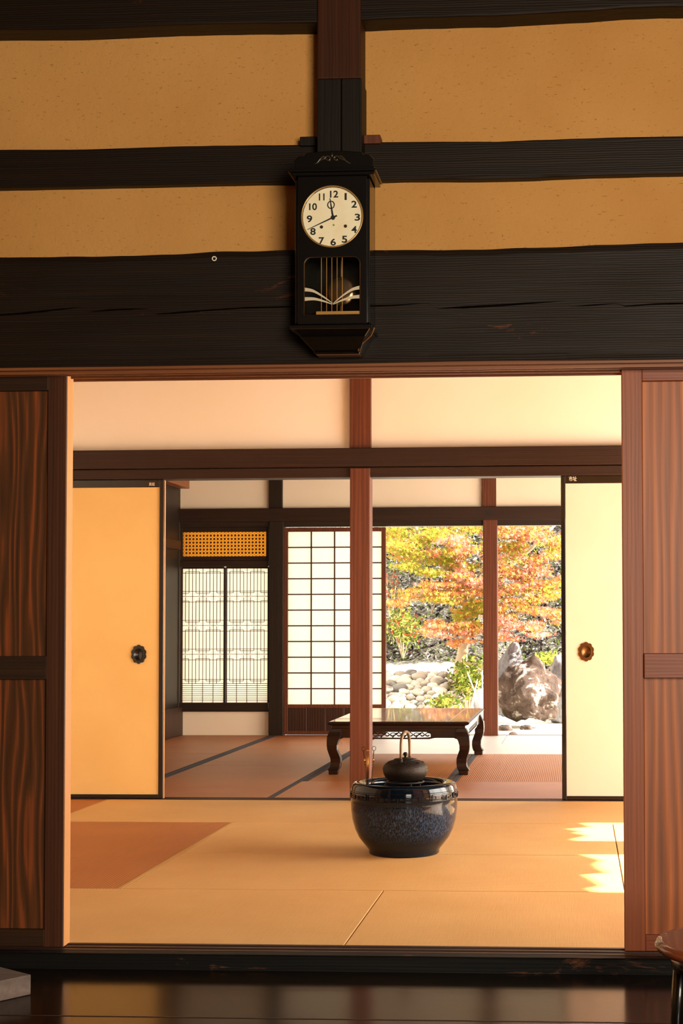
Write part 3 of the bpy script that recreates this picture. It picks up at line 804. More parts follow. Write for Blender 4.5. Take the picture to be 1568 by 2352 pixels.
# carpenter's marks carved on the far rail belong to the timber
mk_ = thing('carpenters_mark', 'small dark brushed carpenter mark on the rail above the thick dark post', 'mark', (at(632, 1184, YF).x, YF-.001, at(632, 1192, YF).z), 'brushed carpenter marks')
a = rect(622, 1179, 642, 1193, YF); text('brush_stroke', 'ア', a[0], a[1], a[2], a[3], YF-.0005, 'ink', mk_)
mk_ = thing('carpenters_mark', 'small dark brushed carpenter mark on the rail above the reddish far post', 'mark', (at(1122, 1178, YF).x, YF-.001, at(1122, 1188, YF).z), 'brushed carpenter marks')
a = rect(1115, 1170, 1131, 1185, YF); text('brush_stroke', 'ぬ', a[0], a[1], a[2], a[3], YF-.0005, 'ink', mk_)

# ================================================================== WALL CLOCK
YC1 = YB-.004; YC0 = YC1-.12
cl = at(763, 560, YC0)
def cx_(px): return at(px, 560, YC0).x
def cz_(py): return at(763, py, YC0).z
K = thing('wall_clock', 'tall black pendulum wall clock with cream dial hanging on the great beam', 'clock', (cl.x, YC1, cz_(806)))
bx0, bx1 = cx_(676), cx_(848); bz0, bz1 = cz_(748), cz_(402)
cs = MB(); tk = .012
cs.box(bx0, bx0+tk, YC0+.008, YC1, bz0, bz1); cs.box(bx1-tk, bx1, YC0+.008, YC1, bz0, bz1)
cs.box(bx0, bx1, YC0+.008, YC1, bz1-tk, bz1); cs.box(bx0, bx1, YC0+.008, YC1, bz0, bz0+tk); cs.box(bx0, bx1, YC1-.008, YC1, bz0, bz1)
cs.build('case', 'clockwood', K, bevel=.002)
# door with window
dx0, dx1 = cx_(684), cx_(843)
wx0, wx1, wz0, wz1 = cx_(699), cx_(827), cz_(724), cz_(591)
def rr(x0, x1, z0, z1, r, n=8, bot=True):
    p = []
    for cx, cz, a0 in ((x1-r, z1-r, 0), (x0+r, z1-r, PI/2)):
        p += [(cx+r*math.cos(a0+PI/2*i/n), cz+r*math.sin(a0+PI/2*i/n)) for i in range(n+1)]
    return p+[(x0, z0), (x1, z0)]
dcx, dcz = cx_(763), cz_(498); dr = .0885*YC0/4.24
ch_ = [(dcx+(dr-.003)*math.cos(2*PI*i/48), dcz+(dr-.003)*math.sin(2*PI*i/48)) for i in range(48)]
plate('door_frame', [[(dx0, bz0+.004), (dx1, bz0+.004), (dx1, bz1-.004), (dx0, bz1-.004)], rr(wx0, wx1, wz0, wz1, .02), ch_], YC0-.004, YC0+.01, 'clockwood', K, .0015)
# thin window bead
pts = rr(wx0, wx1, wz0, wz1, .02)
MB().tube([(x, YC0-.004, z) for x, z in pts], .0014, 6, closed=True).build('window_bead', 'brass_dark', K)
box(wx0, wx1, YC0+.001, YC0+.003, wz0, wz1).build('window_pane', 'glass', K)
gl = MB()
for p in (738, 750, 762, 774, 786): gl.box(cx_(p)-.0008, cx_(p)+.0008, YC0-.0005, YC0+.0005, wz0+.001, wz1-.001)
gl.box(cx_(726), wx1-.001, YC0-.0004, YC0+.0006, cz_(722), cz_(715))
gl.build('gilt_lines', 'gold', K)
# frosted wing curves meeting low in the middle
fb = MB()
def wing(pts, ws):
    P = []; N = 24
    for i in range(N+1):
        t_ = i/N*(len(pts)-1); k = min(int(t_), len(pts)-2); f_ = t_-k
        p0 = pts[max(k-1, 0)]; p1 = pts[k]; p2 = pts[k+1]; p3 = pts[min(k+2, len(pts)-1)]
        q = [0.5*((2*p1[j])+(-p0[j]+p2[j])*f_+(2*p0[j]-5*p1[j]+4*p2[j]-p3[j])*f_**2+(-p0[j]+3*p1[j]-3*p2[j]+p3[j])*f_**3) for j in (0, 1)]
        w = ws[0]+(ws[1]-ws[0])*i/N
        P.append((cx_(q[0]), cz_(q[1]), w/FPX*YC0))
    for (xa2, za2, wa), (xb2, zb2, wb) in zip(P, P[1:]):
        fb.prism([(xa2, za2-wa/2), (xb2, zb2-wb/2), (xb2, zb2+wb/2), (xa2, za2+wa/2)], YC0-.0006, YC0+.0004)
wing([(700, 664), (720, 668), (745, 683), (764, 697)], (9, 1.5)); wing([(700, 686), (722, 686), (745, 692), (763, 699)], (9, 1.5))
wing([(827, 661), (808, 666), (786, 680), (765, 697)], (9, 1.5)); wing([(827, 682), (806, 684), (785, 690), (765, 699)], (9, 1.5))
fb.build('frosted_wings', 'frost', K)
# pendulum
pc = (cx_(777), YC0+.05, cz_(661))
pd_ = MB()
n = 40; prof = [(0, -.005), (.026, -.006), (.039, -.003), (.0425, 0), (.039, .002), (.0, .003)]
vs = []; fs = []
for r, y in prof: vs += [(pc[0]+r*math.cos(2*PI*i/n), pc[1]+y, pc[2]+r*math.sin(2*PI*i/n)) for i in range(n)]
for k in range(len(prof)-1):
    for i in range(n): fs.append((k*n+i, k*n+(i+1) % n, (k+1)*n+(i+1) % n, (k+1)*n+i))
pend = pd_.add(vs, fs).build('pendulum', 'disc', K, smooth=True)
MB().tube([(pc[0], pc[1]+.004, pc[2]), (pc[0], pc[1]+.004, wz1+.05)], .0018, 8).build('pendulum_rod', 'brass', pend)
MB().tube([(pc[0], pc[1], pc[2]-.041), (pc[0], pc[1], pc[2]-.056)], [.002, .0045], 8).build('rating_nut', 'brass', pend)
# dial
def disc(name, r, y0, y1, mat, par, c=None, n=64, sm=False):
    c = c or (dcx, dcz)
    return MB().prism([(c[0]+r*math.cos(2*PI*i/n), c[1]+r*math.sin(2*PI*i/n)) for i in range(n)], y0, y1).build(name, mat, par)
dial = disc('dial', dr-.001, YC0+.0, YC0+.006, 'dial', K)
MB().tube([(dcx+dr*math.cos(2*PI*i/64), YC0-.004, dcz+dr*math.sin(2*PI*i/64)) for i in range(64)], .0022, 8, closed=True).build('dial_rim', 'dial_rim', dial, smooth=True)
nums = {'12': (767, 446), '1': (793.5, 452), '2': (813, 470), '3': (820.5, 500), '4': (813, 528), '5': (791, 550), '6': (765, 556), '7': (738, 552.5), '8': (718.5, 531), '9': (710.5, 502), '10': (718.5, 474), '11': (738.5, 452)}
for s_, (px_, py_) in nums.items():
    hw = {'12': 9.5, '1': 2.4, '11': 6.5, '10': 9}.get(s_, 6.2); hh = 8
    text('numeral', s_, cx_(px_-hw), cx_(px_+hw), cz_(py_+hh), cz_(py_-hh), YC0, 'ink', dial, .0006, .022 if s_ not in ('1',) else 0)
HX, HZ = cx_(765), cz_(500)
def hand(name, tip, w0, w1, tail):
    tx, tz = cx_(tip[0]), cz_(tip[1])
    a_ = Vector((HX, HZ)); b_ = Vector((tx, tz)); d_ = (b_-a_).normalized(); n_ = Vector((-d_.y, d_.x))
    a2 = a_-d_*tail*.55
    q = [a2+n_*w0, b_+n_*w1, b_-n_*w1, a2-n_*w0]
    return MB().prism([(p.x, p.y) for p in q], YC0-.0035, YC0-.0025).build(name, 'ink', dial)
hand('minute_hand', (706, 527), .0022, .0006, .022 if s_ not in ('1',) else 0)
hh_ = hand('hour_hand', (758, 456), .0028, .0009, .012)
rc = (cx_(760.5), cz_(471)); 
MB().tube([(rc[0]+.0095*math.cos(2*PI*i/24), YC0-.003, rc[1]+.0105*math.sin(2*PI*i/24)) for i in range(24)], .0013, 6, closed=True).build('hand_ring', 'ink', hh_)
disc('hub', .006, YC0-.005, YC0-.001, 'ink', dial, (HX, HZ), 16)
for p in ((738, 521), (793, 520)):
    q = disc('winding_hole', .0048, YC0-.0008, YC0, 'brass_dark', dial, (cx_(p[0]), cz_(p[1])), 20)
    disc('arbor', .003, YC0-.0012, YC0-.0003, 'ink', q, (cx_(p[0]), cz_(p[1])), 12)
disc('green_stud', .003, YC0-.001, YC0, plain('faded_green_paint', (150, 160, 70), .4), dial, (cx_(766), cz_(517)), 12)
# crown
cr_ = MB()
px0, px1 = cx_(664), cx_(866)
cr_.box(px0, px1, YC0-.022, YC1, cz_(398), cz_(392)); cr_.box(px0+.006, px1-.006, YC0-.015, YC1, cz_(405), cz_(398)); cr_.box(px0+.004, px1-.004, YC0-.018, YC1, cz_(392), cz_(388))
cr_.build('cornice', 'clockwood', K, bevel=.002)
crest = []
for i in range(41):
    u = i/40; x = cx_(674)+(cx_(858)-cx_(674))*u
    s_ = abs(u-.5)*2
    h_ = .055 - .012*s_**2 if s_ < .72 else (.042 if s_ < .93 else .036-.1*(s_-.93))
    crest.append((x, cz_(388)+h_*YC0/4.24))
MB().prism([(cx_(674), cz_(389)), (cx_(858), cz_(389))]+crest[::-1], YC0+.004, YC0+.02).build('crest_board', 'clockwood', K, bevel=.003)
cv = MB()
cxm, czm = cx_(762), cz_(364)
for sg in (1, -1):
    sp1 = [(cxm+sg*(.012+.009*math.cos(a_)*(1-.1*a_)), YC0+.002, czm+.009*math.sin(a_)*(1-.1*a_)) for a_ in [k*.4 for k in range(16)]]
    cv.tube(sp1, .0022, 6)
    cv.tube([(cxm+sg*(.022+.03*u), YC0+.002, czm+.008-.02*u**.7+.004*math.sin(u*6)) for u in [k/10 for k in range(11)]], [.003*(1-.6*k/10) for k in range(11)], 6)
    cv.tube([(cxm+sg*(.02+.026*u), YC0+.002, czm+.002-.012*u) for u in [k/8 for k in range(9)]], [.0026*(1-.6*k/8) for k in range(9)], 6)
cv.tube([(cxm, YC0+.002, czm+.004), (cxm, YC0+.001, czm+.016)], [.004, .002], 8)
cv.build('carved_scroll', plain('polished_carving', (60, 48, 34), .2, 0, .6, .6), K, smooth=True)
# base
zb1, zb2, zb3 = cz_(748), cz_(757), cz_(806)
bs = MB(); bs.box(cx_(668), cx_(856), YC0-.016, YC1, zb2, zb1)
bs.build('base_moulding', 'clockwood', K, bevel=.002)
def taper(x0, x1, y0, z1, X0, X1, Y0, z0):
    return MB().add([(x0, y0, z1), (x1, y0, z1), (x1, YC1, z1), (x0, YC1, z1), (X0, Y0, z0), (X1, Y0, z0), (X1, YC1, z0), (X0, YC1, z0)],
                    [(0, 1, 2, 3), (7, 6, 5, 4), (0, 4, 5, 1), (1, 5, 6, 2), (2, 6, 7, 3), (3, 7, 4, 0)])
taper(cx_(674), cx_(850), YC0-.01, zb2, cx_(690), cx_(836), YC0+.01, cz_(772)).build('base_step', 'clockwood', K, bevel=.001)
taper(cx_(688), cx_(838), YC0+.004, cz_(772), cx_(716), cx_(820), YC0+.05, cz_(802)).build('base_taper', 'clockwood', K, bevel=.001)
taper(cx_(714), cx_(822), YC0+.044, cz_(802), cx_(718), cx_(818), YC0+.05, zb3).build('base_foot', 'clockwood', K, bevel=.001)
# pale cord end at the lower right of the clock
a_ = at(861, 752, YC0); b_ = at(823, 803, YC0+.04)
MB().tube([(a_.x-.004, YC0-.012, a_.z+.002), (a_.x, YC0-.014, a_.z-.004), (a_.x-.012, YC0+.0, a_.z-.022), (b_.x+.014, YC0+.028, b_.z+.018), (b_.x, YC0+.042, b_.z+.004), (b_.x-.002, YC0+.043, b_.z-.004)], .0026, 8).build('corner_bead', 'brass_dark', K, smooth=True)
# screw eye in the beam
se = at(493, 595, YB)
q = MB().tube([(se.x+.006*math.cos(2*PI*i/16), YB-.006, se.z+.006*math.sin(2*PI*i/16)) for i in range(16)], .0018, 8, closed=True)
q.tube([(se.x, YB-.006, se.z+.005), (se.x, YB+.006, se.z+.005)], .0015, 6)
tag(q.build('screw_eye', 'bamboo', smooth=True), 'tiny pale metal screw eye fixed to the great beam', 'hook')

# ================================================================== LOW TABLE
TZ = .334
tx0, tx1 = at(751, 1660, 9.42).x, at(1077, 1660, 9.42).x
ty0 = 9.42; ty1 = ty0+1.50
T = thing('low_table', 'dark rosewood low table with curved legs and carved openwork apron', 'table', ((tx0+tx1)/2, (ty0+ty1)/2, 0))
def rring(ins, z): return [(tx0+ins, ty0+ins, z), (tx1-ins, ty0+ins, z), (tx1-ins, ty1-ins, z), (tx0+ins, ty1-ins, z)]
prof = [(.012, TZ), (.003, TZ-.003), (0, TZ-.010), (.002, TZ-.016), (.012, TZ-.022), (.024, TZ-.026)]
vs = []; [vs.extend(rring(i_, z_)) for i_, z_ in prof]
fs = [(0, 1, 2, 3)]+[(k*4+i, k*4+(i+1) % 4, k*4+4+(i+1) % 4, k*4+4+i) for k in range(len(prof)-1) for i in range(4)]+[tuple(len(prof)*4-1-i for i in range(4))]
top = MB().add(vs, fs).build('tabletop', 'table', T)
box(tx0+.014, tx1-.014, ty0+.014, ty1-.014, TZ-.004, TZ+.0008).build('top_panel', 'tabletop', top)
il = MB(); ii = .13; w = .003
il.box(tx0+ii, tx0+ii+w, ty0+.03, ty1-.03, TZ, TZ+.0016); il.box(tx1-ii-w, tx1-ii, ty0+.03, ty1-.03, TZ, TZ+.0016)
il.box(tx0+.02, tx1-.02, ty0+.10, ty0+.104, TZ, TZ+.0014); il.box(tx0+.02, tx1-.02, ty1-.104, ty1-.10, TZ, TZ+.0014)
il.build('inlay_lines', 'inlay', top)
wz = MB(); wz.box(tx0+.026, tx1-.026, ty0+.026, ty1-.026, TZ-.045, TZ-.02)
wz.build('waist', 'table', T, bevel=.003)
legp = [(.292, .024, .085), (.27, .011, .09), (.242, -.001, .086), (.213, -.003, .07), (.185, -.003, .062), (.157, 0, .062), (.129, .008, .073), (.101, .017, .082), (.073, .019, .083), (.05, .015, .08), (.035, .004, .075), (.030, -.002, .074), (.028, .007, .068), (0, .008, .067)]
def leg(sx, sy2):
    vs = []
    for z, o, i_ in legp:
        X0, X1 = (tx0+o, tx0+i_) if sx < 0 else (tx1-o, tx1-i_)
        Y0_, Y1_ = (ty0+o, ty0+i_) if sy2 < 0 else (ty1-o, ty1-i_)
        vs += [(X0, Y0_, z), (X1, Y0_, z), (X1, Y1_, z), (X0, Y1_, z)]
    n = len(legp)
    fs = [(0, 1, 2, 3), tuple(4*n-1-i for i in range(4))]+[(k*4+i, k*4+(i+1) % 4, k*4+4+(i+1) % 4, k*4+4+i) for k in range(n-1) for i in range(4)]
    return MB().add(vs, fs).build('leg', 'table', T, bevel=.003)
for sx in (-1, 1):
    for s2 in (-1, 1): leg(sx, s2)
def apron(along, u0, u1, v, half):
    """u0..u1 along the side, v = face position"""
    um = (u0+u1)/2; zt_ = TZ-.04; pts = [(u0, zt_), (u1, zt_)]
    low = []
    N = 60
    for i in range(N+1):
        u = u1+(u0-u1)*i/N; d_ = abs(u-um)/((u1-u0)/2)
        hw = half/((u1-u0)/2)
        if d_ > .93: z = .205+.02*(1-d_)/.07
        elif d_ > .85: z = .228-.006*math.sin((d_-.85)/.08*PI*.9)
        elif d_ > hw+.06: z = .231
        else: z = .231-.008*min(1, (hw+.06-d_)/.08)
        low.append((u, z))
    hole = []
    hz0, hz1 = .232, .268
    for i in range(40):
        a_ = 2*PI*i/40
        cx = um+half*max(-1, min(1, 1.06*math.copysign(abs(math.cos(a_))**.35, math.cos(a_))))
        hole.append((cx, (hz0+hz1)/2+(hz1-hz0)/2*math.copysign(abs(math.sin(a_))**.5, math.sin(a_))))
    me = curve_mesh([pts+low, hole], .014)
    sc = MB(); zc = (hz0+hz1)/2; n = max(2, int(half/.035))
    for k in range(-n, n+1):
        c0_ = um+k*half/(n+.5); fl_ = 1 if k % 2 else -1
        r0_ = half/(n+.5)*.62
        sp2 = [(c0_+r0_*(1-.11*a_)*math.cos(a_)*fl_, zc+.015*(1-.1*a_)*math.sin(a_)) for a_ in [j*.5 for j in range(13)]]
        sc.tube([(p[0], 0, p[1]) for p in sp2], .0042, 6)
        sc.tube([(c0_+r0_*.9*fl_, 0, zc), (c0_+r0_*1.3*fl_, 0, zc+fl_*.008), (c0_+r0_*1.7*fl_, 0, hz1 if k % 2 else hz0)], .0038, 6)
    if along == 'x': Mx = Matrix(((1, 0, 0, 0), (0, 0, 1, v), (0, 1, 0, 0), (0, 0, 0, 1)))
    else: Mx = Matrix(((0, 0, 1, v), (1, 0, 0, 0), (0, 1, 0, 0), (0, 0, 0, 1)))
    me.transform(T.matrix_world.inverted() @ Mx); me.materials.clear(); me.materials.append(M['table'])
    o = bpy.data.objects.new('apron', me); COL.objects.link(o); o.parent = T; bpy.context.view_layer.update()
    for i, p in enumerate(sc.v): sc.v[i] = Vector((p.x, v+p.y, p.z)) if along == 'x' else Vector((v+p.y, p.x, p.z))
    sc.build('openwork_scrolls', 'table', o, smooth=True)
apron('x', tx0+.03, tx1-.03, ty0+.035, .205); apron('x', tx0+.03, tx1-.03, ty1-.035, .205)
apron('y', ty0+.03, ty1-.03, tx0+.035, .38); apron('y', ty0+.03, ty1-.03, tx1-.035, .38)

# ================================================================== GLAZED HIBACHI POT
PC = at(928, 1959, Z=0); PCY = PC.y; s_px = PCY/FPX
P = thing('brazier_pot', 'large blue-black glazed ceramic brazier pot with a key-pattern band', 'brazier', (PC.x, PCY, 0))
prof = [(.10, .002), (.142, 0), (.147, .004), (.147, .012), (.150, .022), (.166, .040), (.190, .072), (.2055, .105), (.2165, .145), (.2215, .185), (.2225, .213), (.2215, .2335), (.2235, .2365), (.222, .262), (.2165, .284), (.2125, .293), (.205, .298), (.194, .2985), (.180, .296), (.166, .290), (.1615, .284), (.163, .27), (.185, .22), (.19, .17), (.17, .1), (.12, .06)]
pot = MB().lathe(prof, (PC.x, PCY, 0), 96).build('body', 'glaze', P, smooth=True)
# facet ribs pressed into the wall and key pattern band
kp = MB(); n = 20
def bar(th0, z0, th1, z1, w, r=.2238):
    a_ = Vector((th0*r, z0)); b_ = Vector((th1*r, z1)); d_ = (b_-a_).normalized(); a_ = a_-d_*w/2; b_ = b_+d_*w/2; nn = Vector((-d_.y, d_.x))*w/2
    steps = max(1, int((b_-a_).length/.012))
    for s_ in range(steps):
        q0 = a_+(b_-a_)*s_/steps; q1 = a_+(b_-a_)*(s_+1)/steps
        c4 = [q0+nn, q1+nn, q1-nn, q0-nn]; vs = []
        for rr_ in (r-.004, r+.0016):
            vs += [(PC.x+rr_*math.cos(c.x/r), PCY+rr_*math.sin(c.x/r), c.y) for c in c4]
        kp.add(vs, [(0, 1, 2, 3), (7, 6, 5, 4), (0, 4, 5, 1), (1, 5, 6, 2), (2, 6, 7, 3), (3, 7, 4, 0)])
for i in range(n):
    t0 = 2*PI*i/n; dt = 2*PI/n; f_ = 1 if i % 2 == 0 else -1
    X_ = lambda u: t0+dt*(u if f_ > 0 else 1-u)
    zb_, zt_ = .2385, .262
    for (u0, v0), (u1, v1) in zip([(.05, 1), (.92, 1), (.92, 0), (.2, 0), (.2, .65), (.65, .65), (.65, .32)], [(.92, 1), (.92, 0), (.2, 0), (.2, .65), (.65, .65), (.65, .32), (.42, .32)]):
        bar(X_(u0), zb_+(zt_-zb_)*v0, X_(u1), zb_+(zt_-zb_)*v1, .0032)
kp.build('key_pattern_band', 'glaze', pot)
rb = MB()
for z_, r_2 in ((.2345, .2226), (.2685, .2216)):
    rb.tube([(PC.x+r_2*math.cos(2*PI*i/64), PCY+r_2*math.sin(2*PI*i/64), z_) for i in range(64)], .0018, 6, closed=True)
rb.build('band_ridge', 'glaze', pot, smooth=True)
MB().lathe([(.187, .19), (.12, .198), (.06, .203), (.001, .204)], (PC.x, PCY, 0), 48, close=False).build('ash_bed', 'ash', P, smooth=True)
# iron trivet in the ash
kc = Vector((at(930.5, 1771, PCY).x, PCY, 0))
KZ = at(930, 1796, PCY).z
tr = thing('iron_trivet', 'blackened iron ring trivet standing in the ash under the kettle', 'trivet', (kc.x, kc.y, .19))
MB().tube([(kc.x+.076*math.cos(2*PI*i/48), kc.y+.076*math.sin(2*PI*i/48), KZ+.001) for i in range(48)], .0045, 8, closed=True).build('ring', 'iron', tr, smooth=True)
for i in range(3):
    a_ = PI*2*i/3-PI/2+.4
    MB().tube([(kc.x+.05*math.cos(a_), kc.y+.05*math.sin(a_), KZ+.003), (kc.x+.076*math.cos(a_), kc.y+.076*math.sin(a_), KZ), (kc.x+.09*math.cos(a_), kc.y+.09*math.sin(a_), KZ-.02), (kc.x+.085*math.cos(a_), kc.y+.085*math.sin(a_), .19)], .0045, 8).build('leg', 'iron', tr, smooth=True)
# kettle
kt = thing('iron_kettle', 'squat dark cast-iron kettle with a tall loop handle on the brazier', 'kettle', (kc.x, kc.y, KZ+.006))
k0 = KZ+.006
zt2 = at(930, 1745, PCY).z
hk = zt2-k0
kb = [(.02, 0), (.055, 0), (.07, .004*1), (.083, hk*.16), (.0915, hk*.34), (.0945, hk*.5), (.0925, hk*.66), (.084, hk*.82), (.068, hk*.93), (.056, hk*.985), (.05, hk)]
kbody = MB().lathe([(r, k0+z) for r, z in kb], (kc.x, kc.y, 0), 64).build('body', 'iron', kt, smooth=True)
st_ = MB()
for row in range(5):
    z = hk*(.58+.05*row); 
    for i in range(64):
        a_ = 2*PI*(i+.5*(row % 2))/64
        fr_ = z/hk
        r = .0945-(fr_-.5)**2*.11*.9
        r = {0: .0938, 1: .0925, 2: .0908, 3: .0885, 4: .0856}[row]
        st_.lathe([(.0016, -.0008), (.0012, .0008)], (kc.x+r*math.cos(a_), kc.y+r*math.sin(a_), k0+z), 5)
st_.build('hobnail_studs', 'iron', kbody)
for i in range(9):
    sw = MB()
    c_ = 2*PI*i/9
    pts = []
    for j in range(14):
        a_ = j*.5; rr_ = .0075*(1-.1*j*.5)
        th = c_+rr_*math.cos(a_)/.07; rad = .073+rr_*math.sin(a_)
        zz_ = k0+hk*(.93 - (rad-.068)*7.2)+.0012
        pts.append((kc.x+rad*math.cos(th), kc.y+rad*math.sin(th), zz_))
    sw.tube(pts, .0011, 5)
    sw.build('cloud_scroll', 'iron', kbody)
lid = MB().lathe([(.049, zt2-.001), (.05, zt2+.002), (.045, zt2+.005), (.02, zt2+.009), (.008, zt2+.011)], (kc.x, kc.y, 0), 48).build('lid', 'iron_dark', kt, smooth=True)
MB().lathe([(.004, zt2+.009), (.004, zt2+.016), (.009, zt2+.02), (.010, zt2+.026), (.006, zt2+.031), (.001, zt2+.032)], (kc.x, kc.y, 0), 20).build('knob', 'iron_dark', lid, smooth=True)
th = math.radians(79)   # handle seen nearly edge-on
hd = Vector((math.cos(th), math.sin(th), 0))
zh = at(930, 1680, PCY).z
lp = []
for i in range(33):
    a_ = PI*i/32
    q = .062*math.cos(a_); h_ = (zh-zt2+.004)*math.sin(a_)**.55 if 0 < i < 32 else 0
    q = .060*math.copysign(abs(math.cos(a_))**.8, math.cos(a_))*(1+.12*math.sin(a_))
    lp.append((kc.x+hd.x*q+.0, kc.y+hd.y*q, zt2-.006+h_))
hb = MB().tube(lp, [0.0054+.0016*math.sin(PI*i/32) for i in range(33)], 10).build('handle', 'handle_iron', kt, smooth=True)
for sg in (1, -1):
    c_ = Vector((kc.x, kc.y, 0))+hd*sg*.060
    MB().tube([(c_.x, c_.y, zt2-.014), (c_.x, c_.y, zt2+.004), (c_.x, c_.y, zt2+.012)], [.009, .0075, .004], 10).build('handle_lug', 'iron', kt, smooth=True)
# fire irons standing in the ash at the left of the pot
def iron_rod(label, top, bot, yoff, ring):
    a_ = at(top[0], top[1], PCY+yoff); b_ = at(bot[0], bot[1], PCY+yoff-.01)
    d_ = (b_-a_).normalized(); e_ = b_+d_*((b_.z-.195)/max(.2, -d_.z)) if b_.z > .195 else b_
    r_ = thing('fire_iron', label, 'fire iron', e_, 'fire irons standing in the brazier')
    L_ = (e_-a_).length
    if ring:
        MB().tube([a_+d_*.010, a_+(e_-a_)*.32], .0017, 8).build('neck', 'iron_dark', r_, smooth=True)
        c0_ = a_
        MB().tube([(c0_.x+.0078*math.cos(2*PI*i/24), c0_.y, c0_.z+.0088*math.sin(2*PI*i/24)) for i in range(24)], .0012, 6, closed=True).build('ring', 'iron_dark', r_, smooth=True)
        pts = []; N = 60
        for i in range(N+1):
            p = a_+(e_-a_)*(.17+.5*i/N); pts.append((p.x+.0010*math.cos(i*1.1), p.y+.0010*math.sin(i*1.1), p.z))
        MB().tube(pts, .0022, 6).build('twisted_shank', 'brass_dark', r_, smooth=True)
        p = a_+(e_-a_)*.2
        MB().tube([p-d_*.008, p, p+d_*.008], [.0022, .0042, .0022], 8).build('collar', 'brass', r_, smooth=True)
        MB().tube([a_+(e_-a_)*.6, e_], [.0026, .0018], 8).build('point', 'iron_dark', r_, smooth=True)
    else:
        MB().tube([a_, a_+(e_-a_)*.5], .0014, 8).build('shank', 'brass', r_, smooth=True)
        MB().tube([a_+(e_-a_)*.5, e_], [.0016, .0022], 8).build('point', 'iron_dark', r_, smooth=True)
        MB().lathe([(.001, -.003), (.0028, -.001), (.0028, .001), (.001, .003)], a_, 12).build('tip_bead', 'brass', r_, smooth=True)
iron_rod('ring-topped iron rod leaning left, at the outside of the brazier', (834.5, 1720), (841.5, 1797), .0, True)
iron_rod('ring-topped iron rod leaning right, next to the kettle', (858.6, 1719), (852.8, 1799), -.02, True)
iron_rod('slim bead-topped brass rod, next to the left-leaning ringed one', (842, 1724), (843, 1797), .0, False)
iron_rod('slim bead-topped brass rod, next to the right-leaning ringed one', (845.6, 1724), (845, 1798), -.004, False)

# ================================================================== ENTRY OBJECTS
c1 = at(71, 2285, Z=FZ); c2 = at(-60, 2314, Z=FZ); 
hz = at(71, 2238, c1.y).z
c3 = at(0, 2220, Z=hz)
d1_ = (c2-c1).normalized(); d2_ = (Vector((c3.x, c3.y, 0))-Vector((c1.x, c1.y, 0))); d2_.normalize()
A = Vector((c1.x, c1.y)); d1v = Vector((d1_.x, d1_.y)).normalized(); d2v = Vector((-d1v.y, d1v.x))
if d2v.y < 0: d2v = -d2v
pl = [A, A+d1v*.5, A+d1v*.5+Vector((d2_.x, d2_.y))*.28, A+Vector((d2_.x, d2_.y))*.28]
stp = MB().prismz([(p.x, p.y) for p in pl], FZ+.0005, hz)
tag(stp.build('step_block', 'step', bevel=.003), 'low weathered grey-brown wooden step block on the dark floor', 'step')
sY = 3.15; sc_ = at(1722, 2168, sY); sr_ = .197
stl = thing('round_stool', 'round red-brown lacquered stool standing at the right edge of the floor', 'stool', (sc_.x, sY, FZ))
MB().lathe([(.02, sc_.z-.02), (sr_-.03, sc_.z-.02), (sr_-.006, sc_.z-.014), (sr_, sc_.z-.004), (sr_-.004, sc_.z+.004), (sr_-.02, sc_.z+.006), (.02, sc_.z+.004)], (sc_.x, sY, 0), 72).build('seat', 'stool', stl, smooth=True)
MB().lathe([(sr_-.045, sc_.z-.018), (sr_-.03, sc_.z-.018), (sr_-.035, sc_.z-.05), (sr_-.05, sc_.z-.05)], (sc_.x, sY, 0), 48).build('apron_ring', 'black', stl, smooth=True)
for i in range(4):
    a_ = PI/4+PI/2*i+.35
    MB().tube([(sc_.x+.15*math.cos(a_), sY+.15*math.sin(a_), sc_.z-.02), (sc_.x+.162*math.cos(a_), sY+.162*math.sin(a_), (sc_.z+FZ)/2), (sc_.x+.165*math.cos(a_), sY+.165*math.sin(a_), FZ)], [.017, .015, .013], 12).build('leg', 'black', stl, smooth=True)
# batten line between floor boards
trim(box(-4.5, 4.0, ys-.003, ys+.001, FZ, FZ+.0012), 'track')

# ================================================================== VERANDA SIDE (unseen eave, its jagged edge added to cut the sun patches)
tanE = math.tan(SUN_EL); XE = 3.55
edge_px = [(1345, 1890), (1336, 1891), (1361, 1899), (1304, 1904), (1339, 1910), (1319, 1913), (1353, 1919), (1314, 1928), (1330, 1932),
           (1338, 1963), (1346, 1965), (1384, 1976), (1368, 1985), (1378, 1995), (1397, 2005), (1341, 2009), (1362, 2020), (1384, 2034), (1351, 2041), (1372, 2050)]
ed = sorted([(lambda p: (p.y, (XE-p.x)*tanE))(at(px, py, Z=0)) for px, py in edge_px])
pre = []; y = 4.0; random.seed(3)
while y < ed[0][0]-.1:
    pre.append((y, 2.18+random.random()*.1)); y += .09
post = []; y = ed[-1][0]+.1
while y < 13.2:
    post.append((y, 2.18+random.random()*.1)); y += .09
fr_pts = pre+ed+post
n = len(fr_pts); vs = []
for y, z in fr_pts: vs += [(XE, y, z), (XE-.02, y, z+.35), (XE+.02, y, z+.4)]
fs = []
for i in range(n-1):
    for k in range(3): fs.append((i*3+k, i*3+(k+1) % 3, i*3+3+(k+1) % 3, i*3+3+k))
ev = MB().add(vs, fs)
ev.add([(XR, 4.0, 2.70), (XE+.03, 4.0, 2.44), (XE+.03, 13.2, 2.44), (XR, 13.2, 2.70), (XR, 4.0, 2.85), (XE+.03, 4.0, 2.64), (XE+.03, 13.2, 2.64), (XR, 13.2, 2.85)],
       [(0, 1, 2, 3), (7, 6, 5, 4), (0, 4, 5, 1), (1, 5, 6, 2), (2, 6, 7, 3), (3, 7, 4, 0)])
S(ev, 'unseen_sun_eave', 'thatch')
